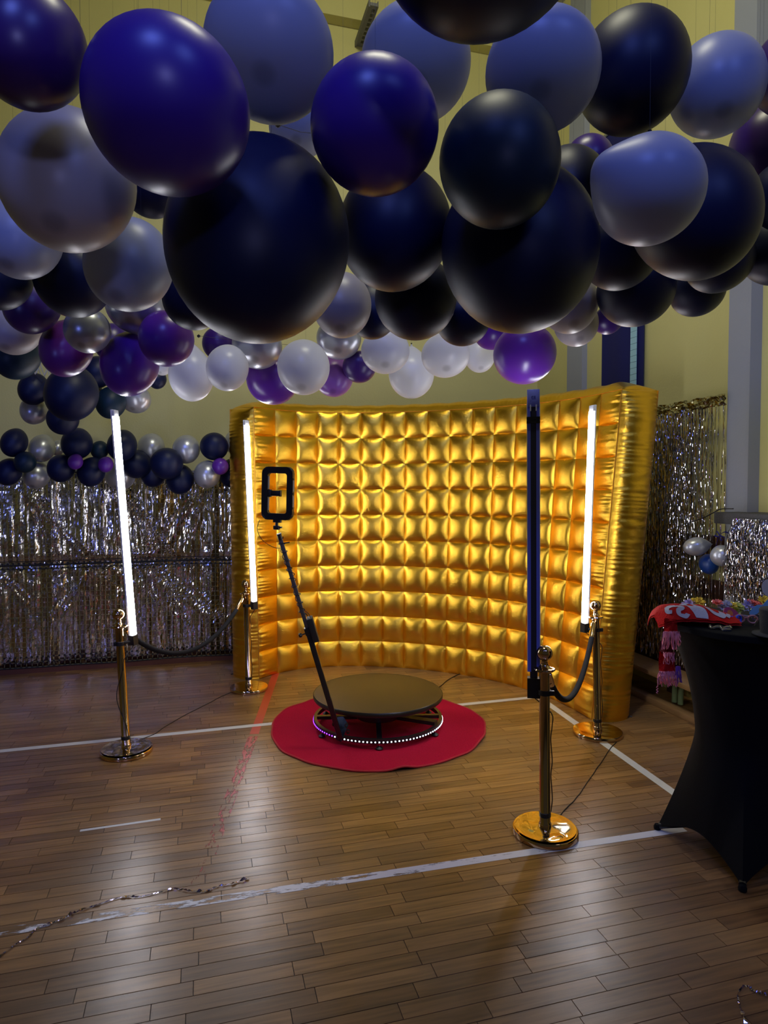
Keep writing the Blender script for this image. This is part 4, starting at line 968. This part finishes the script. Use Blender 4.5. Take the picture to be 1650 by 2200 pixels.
BALL = [
(0.185,1.250,2.785,0.215,0.200,0,'navy','near','huge out-of-focus black balloon cut off by the top edge of the picture'),
(-0.817,1.537,2.717,0.125,0.144,0,'violet','near','large dark violet balloon cut off by the top left corner of the picture'),
(-0.481,1.481,2.544,0.180,0.172,0,'indigo','near','largest indigo balloon, upper left, with white glint at its bottom'),
(-0.025,1.786,2.671,0.172,0.167,0,'indigo','near','indigo balloon at top centre with reddish underside, above the gap between two huge navy balloons'),
(0.691,1.729,2.477,0.139,0.135,0,'lump','near','pale blue-grey balloon with a lumpy upper left side, before dark navy ones'),
(0.318,1.833,2.605,0.165,0.188,0,'teal','near','dark teal-navy balloon directly right of the indigo balloon at top centre'),
(-0.919,1.933,2.600,0.186,0.215,-8,'grey','near','big warm grey balloon at the left edge under the largest indigo balloon'),
(-0.378,1.998,2.455,0.273,0.325,0,'navy','near','giant near-black navy balloon hanging lowest of the front cluster, left of centre'),
(0.462,1.945,2.914,0.165,0.145,14,'pale','near','pale blue balloon between the huge blurred black balloon and the tall navy one'),
(0.461,2.261,2.529,0.264,0.303,0,'navy','near','giant navy balloon hanging lowest in the right half of the front cluster'),
(-0.335,1.947,2.971,0.188,0.166,0,'pale','near','big pale blue balloon at the top edge, right of the largest indigo balloon'),
(0.837,2.252,3.106,0.184,0.212,14,'navy','near','tall egg-shaped navy balloon above the pale lumpy balloon'),
(1.043,2.235,2.632,0.203,0.233,-8,'navy','near','big dark navy balloon just behind the pale lumpy balloon'),
(1.224,2.454,3.182,0.165,0.190,12,'pale','near','pale blue balloon near the top right corner, right of the tall navy balloon'),
(0.041,2.456,2.667,0.209,0.240,12,'navy','near','near-black navy balloon squeezed between the two giant navy balloons'),
(1.563,2.538,3.289,0.151,0.174,0,'violet','near','violet balloon cut by the right edge, highest of those on that edge'),
(0.117,2.457,3.263,0.202,0.178,0,'pale','near','pale blue balloon behind the indigo balloon at top centre, under the blurred black one'),
(1.701,2.895,3.192,0.182,0.192,0,'violet','near','dark violet balloon cut by the right edge, below the pale balloon in the top right'),
(-1.387,2.536,2.663,0.142,0.163,0,'pale','mid','pale lilac-grey balloon at the left edge with a darker spot at its tip'),
(-0.899,2.330,2.493,0.149,0.171,0,'pale','mid','pale grey balloon left of the giant black balloon, with a darker spot low on it'),
(1.601,2.643,2.869,0.126,0.145,0,'navy','mid','navy balloon cut by the right edge, level with the pale lumpy balloon'),
(0.944,2.635,2.638,0.151,0.133,0,'navy','mid','navy balloon low behind the pale lumpy balloon, with one white glint below'),
(0.768,2.746,2.942,0.158,0.189,0,'navy','mid','navy balloon mostly hidden between the teal-navy one and the pale lumpy one'),
(-1.345,2.854,2.605,0.159,0.159,0,'navy','mid','dark navy balloon between two pale grey balloons on the left'),
(0.134,2.791,2.506,0.173,0.174,0,'navy','mid','near-black balloon hanging between the bottoms of the two giant navy balloons'),
(1.727,2.920,2.769,0.152,0.175,0,'navy','mid','dark navy balloon cut by the right edge, lowest there above the grey pilaster'),
(-0.969,2.746,2.935,0.114,0.100,0,'navy','mid','navy balloon showing in the gap under the largest indigo balloon, with two glints'),
(-0.396,3.061,3.356,0.133,0.117,0,'pale','mid','small pale blue balloon glimpsed in the gap between the two indigo balloons'),
(1.442,2.837,2.677,0.141,0.124,0,'navy','mid','navy balloon low behind the big dark navy one at right'),
(1.121,2.934,2.588,0.169,0.160,0,'navy','mid','navy balloon hanging right above the dark blue wall banner'),
(-0.847,2.932,2.549,0.135,0.143,0,'navy','mid','black-navy balloon peeking out lower left behind the giant black balloon'),
(-1.647,2.854,2.607,0.115,0.140,0,'navy','mid','navy balloon cut by the left edge, above the plum balloon'),
(-0.193,3.032,2.547,0.135,0.158,0,'grey','mid','grey balloon peeking out lower right behind the giant black balloon'),
(1.493,3.136,2.639,0.126,0.111,0,'navy','mid','navy balloon lowest at right, in front of the yellow wall panel'),
(1.004,3.260,3.309,0.120,0.126,0,'violet','mid','violet balloon glimpsed above left of the pale lumpy balloon'),
(0.871,3.114,2.585,0.136,0.156,0,'grey','mid','dusky grey balloon right of the lower right giant navy balloon'),
(0.364,3.030,2.474,0.124,0.111,0,'navy','mid','black balloon tucked under the left flank of the lower right giant navy balloon'),
(-0.058,3.274,2.592,0.130,0.155,0,'navy','mid','black-navy balloon behind the grey one right of the giant black balloon'),
(-1.726,3.235,2.611,0.130,0.158,0,'violet','mid','plum balloon at far left below the dark navy one'),
(-1.259,3.335,2.622,0.147,0.129,0,'silver','mid','pale silver balloon right of the round silver one, partly behind a pale grey balloon'),
(0.978,3.352,2.542,0.111,0.118,0,'grey','mid','smaller grey balloon peeking out below the dusky grey one on the right'),
(-1.068,3.228,2.438,0.132,0.139,0,'purple','row','round purple balloon above right of its bigger purple neighbour, left half'),
(-1.456,3.230,2.479,0.109,0.113,0,'silver','row','round silver balloon on the left with purple balloons around it'),
(-1.333,3.446,2.357,0.146,0.177,0,'purple','row','bigger purple balloon hanging just above the top of the left light tube'),
(-1.675,3.469,2.443,0.130,0.158,0,'plum','row','purple balloon shading to magenta, left of the round silver balloon'),
(-1.978,3.533,2.568,0.133,0.153,0,'grey','row','warm grey balloon at the left edge under the plum balloon'),
(1.168,3.434,2.579,0.076,0.071,0,'violet','row','small violet balloon peeking out left of the dark blue wall banner'),
(-1.545,3.732,2.533,0.093,0.113,0,'violet','row','dark violet balloon mostly hidden behind the round silver one'),
(-2.140,3.830,2.483,0.128,0.151,0,'teal','row','dark teal balloon at the left edge beside the white basketball net'),
(0.755,3.528,2.424,0.167,0.160,0,'purple','row','largest purple balloon of the far row, hanging above the unlit tube'),
(0.649,3.936,2.635,0.111,0.098,0,'purple','row','purple balloon mostly hidden, above left of the largest purple balloon of the far row'),
(-0.481,3.928,2.428,0.156,0.169,0,'white','row','round white balloon with a grey tip spot, above the left half of the golden wall'),
(-0.937,3.928,2.425,0.125,0.143,0,'white','row','white balloon touching the right side of the white pear-shaped one'),
(0.008,3.932,2.524,0.145,0.132,0,'white','row','silvery white balloon right of the small dark purple one'),
(0.368,3.931,2.499,0.145,0.129,0,'white','row','white balloon with a grey tip spot, right of the hanging pear-shaped white one'),
(-0.798,4.135,2.598,0.157,0.138,0,'silver','row','silver balloon under the giant black balloon, right of a white one'),
(-0.284,4.136,2.645,0.141,0.126,0,'silver','row','silver balloon between two white ones, right below the giant black balloon'),
(-0.161,4.271,2.493,0.109,0.103,0,'violet','row','small dark purple balloon left of the silvery white one'),
(-1.241,4.229,2.439,0.144,0.183,0,'pearl','row','white pear-shaped balloon with a black knot, right of the purple pair'),
(0.615,4.233,2.559,0.099,0.114,0,'white','row','smallest white balloon, just left of the largest purple balloon of the far row'),
(-0.749,4.409,2.435,0.174,0.169,0,'purple','row','purple balloon hanging above the left end of the golden wall'),
(-0.339,4.430,2.461,0.132,0.143,0,'lilac','row','lilac balloon behind the round white balloon above the golden wall'),
(0.181,4.330,2.458,0.150,0.169,0,'pearl','row','lowest hanging white pear-shaped balloon above the middle of the golden wall'),
(-1.115,4.438,2.681,0.110,0.116,0,'violet','row','dark purple balloon behind the white one under the giant black balloon'),
(-1.567,4.634,2.561,0.062,0.061,0,'white','row','small white balloon half hidden beside the white pear-shaped one'),
(-2.204,4.627,2.375,0.177,0.201,0,'navy','cluster','biggest navy balloon of the bunch under the basketball net'),
(-2.633,4.930,2.450,0.107,0.124,0,'navy','cluster','navy balloon directly below the white basketball net'),
(-2.723,5.105,2.318,0.103,0.119,0,'silver','cluster','silver balloon at the lower left of the bunch under the basketball net'),
(-2.463,5.022,2.236,0.116,0.123,0,'navy','cluster','navy balloon at the bottom of the bunch, right of its silver balloon'),
(-2.095,5.027,2.362,0.111,0.128,0,'teal','cluster','teal balloon directly behind the top of the left light tube'),
(-1.982,5.229,2.417,0.119,0.114,0,'silver','cluster','shiny silver balloon below the bigger purple one by the left light tube'),
(-2.202,5.035,2.594,0.112,0.129,0,'navy','cluster','navy balloon behind the bigger purple one, above the teal balloon'),
(-1.808,5.234,2.573,0.070,0.080,0,'navy','cluster','small navy balloon showing at the right of the bigger purple one'),
(-3.042,5.379,2.080,0.101,0.121,0,'navy','foil','leftmost navy balloon in the top row on the netted foil curtain'),
(-2.916,5.573,2.046,0.104,0.121,0,'silver','foil','leftmost silver balloon in the top row on the netted foil curtain'),
(-2.586,5.506,2.081,0.124,0.135,0,'navy','foil','second navy balloon from the left in the top row on the foil curtain'),
(-2.543,5.382,1.923,0.059,0.066,0,'purple','foil','leftmost small purple balloon on the netted foil curtain'),
(-2.320,5.443,1.902,0.060,0.067,0,'purple','foil','small purple balloon on the foil curtain just left of the left light tube'),
(-1.446,5.764,1.898,0.072,0.075,0,'purple','foil','small purple balloon on the foil curtain nearest the golden wall'),
(-2.927,5.327,1.917,0.083,0.088,0,'teal','foil','small teal balloon between the two leftmost balloon rows on the foil curtain'),
(-2.468,5.672,2.036,0.074,0.082,0,'teal','foil','small teal-navy balloon in the top row just left of the left light tube'),
(-3.107,5.401,1.840,0.100,0.115,0,'navy','foil','leftmost navy balloon in the bottom row on the foil curtain'),
(-2.980,5.596,1.817,0.109,0.117,0,'silver','foil','leftmost silver balloon in the bottom row on the foil curtain'),
(-2.714,5.488,1.873,0.109,0.119,0,'navy','foil','navy balloon in the bottom row between silver and another navy, far left'),
(-2.488,5.550,1.844,0.111,0.128,0,'navy','foil','navy balloon in the bottom row between the two small purple balloons'),
(-2.874,5.757,2.061,0.059,0.070,0,'silver','foil','small dull grey balloon tucked behind the top row at far left'),
(-2.262,5.647,2.075,0.122,0.139,0,'navy','foil','navy balloon in the top row directly behind the lit left tube'),
(-2.217,5.849,1.922,0.129,0.130,0,'navy','foil','navy balloon in the bottom row just right of the lit left tube'),
(-2.386,5.904,1.819,0.129,0.132,0,'silver','foil','silver balloon in the bottom row right behind the lit left tube'),
(-2.134,5.995,2.081,0.120,0.130,0,'silver','foil','silver balloon in the top row, first right of the lit left tube'),
(-1.902,5.716,1.921,0.139,0.140,0,'navy','foil','largest navy balloon between the two silver balloons of the top row'),
(-2.116,5.985,1.829,0.108,0.116,0,'navy','foil','dark navy balloon half hidden at lower left of the largest foil-curtain one'),
(-1.791,5.920,2.059,0.121,0.132,0,'silver','foil','silver balloon in the top row, second right of the lit left tube'),
(-1.854,5.937,1.786,0.121,0.137,0,'navy','foil','lowest hanging navy balloon of the bottom row on the foil curtain'),
(-1.533,5.902,2.083,0.126,0.127,0,'navy','foil','navy balloon in the top row nearest the golden wall'),
(-1.592,5.876,1.831,0.117,0.127,0,'silver','foil','silver balloon in the bottom row nearest the golden wall'),
(-1.427,6.307,2.150,0.109,0.125,0,'silver','foil','silver balloon in the top row half behind the golden wall edge'),
(-1.469,6.285,1.854,0.121,0.139,0,'navy','foil','navy balloon in the bottom row against the golden wall edge'),
(2.333,4.486,1.238,0.075,0.074,0,'silver','trio','round silver balloon at the right of the bunch of three on the right wall'),
(2.232,4.638,1.289,0.095,0.066,82,'silverside','trio','silver balloon lying sideways in the bunch of three on the right wall'),
(2.333,4.664,1.159,0.066,0.072,0,'blue','trio','blue balloon at the bottom of the bunch of three on the right wall'),
]
for (x, y, z, rx, rz, tl, key, grp, lab) in BALL:
    kind = 'lump' if key == 'lump' else ('pear' if key in ('pearl', 'silverside') else 'round')
    o = link('balloon', ballmesh(kind, key)); o.location = (x, y, z)
    if kind == 'round':
        th = math.radians(38); c2, s2 = math.cos(th)**2, math.sin(th)**2
        lz = math.sqrt(max((rz*rz-rx*rx*s2)/c2, (.8*rx)**2)); o.scale = (rx, rx, lz)
        yaw = (hash(lab) % 7-3)*.0
        o.rotation_euler = (Matrix.Rotation(math.radians(tl), 4, 'Y') @ Matrix.Rotation(-th, 4, 'X')).to_euler()
    elif kind == 'pear':
        o.scale = (rx, rx, rz*.96); o.rotation_euler = (0, math.radians(tl), 0)
        if key == 'silverside': o.scale = (rz*1.0, rz*1.0, rx*1.0) if rz < rx else (rx, rx, rz)
    else: o.scale = (rx, rx, rz)
    tag(o, lab, 'balloon', GR[grp])
    if rx > .10 and grp != 'foil' or kind == 'pear':
        k_ = link('knot', KN, o); zt_ = max(v.co.z for v in o.data.vertices)-.03; k_.location = (0, 0, zt_)
        if not KN.materials: KN.materials.append(BLACK)

# balloons that touch no neighbour hang from the ceiling on a thin string of their own
bal = [x for x in C.objects if x.name.startswith('balloon') and x.get('category') == 'balloon']
bpy.context.view_layer.update()
for o in bal:
    if o['group'] in (GR['foil'], GR['trio'], GR['cluster']): continue
    free = True
    for q in bal:
        if q is not o and (Vector(q.location)-Vector(o.location)).length < (q.scale.x+o.scale.x)*1.0: free = False; break
    if not free: continue
    top = o.matrix_world @ Vector((0, 0, max(v.co.z for v in o.data.vertices)-.05))
    s_ = MB().tube([top, Vector((top.x, top.y, HC))], .0004, 3).obj('hanging_string', CABLE, o); s_.matrix_parent_inverse = o.matrix_world.inverted()
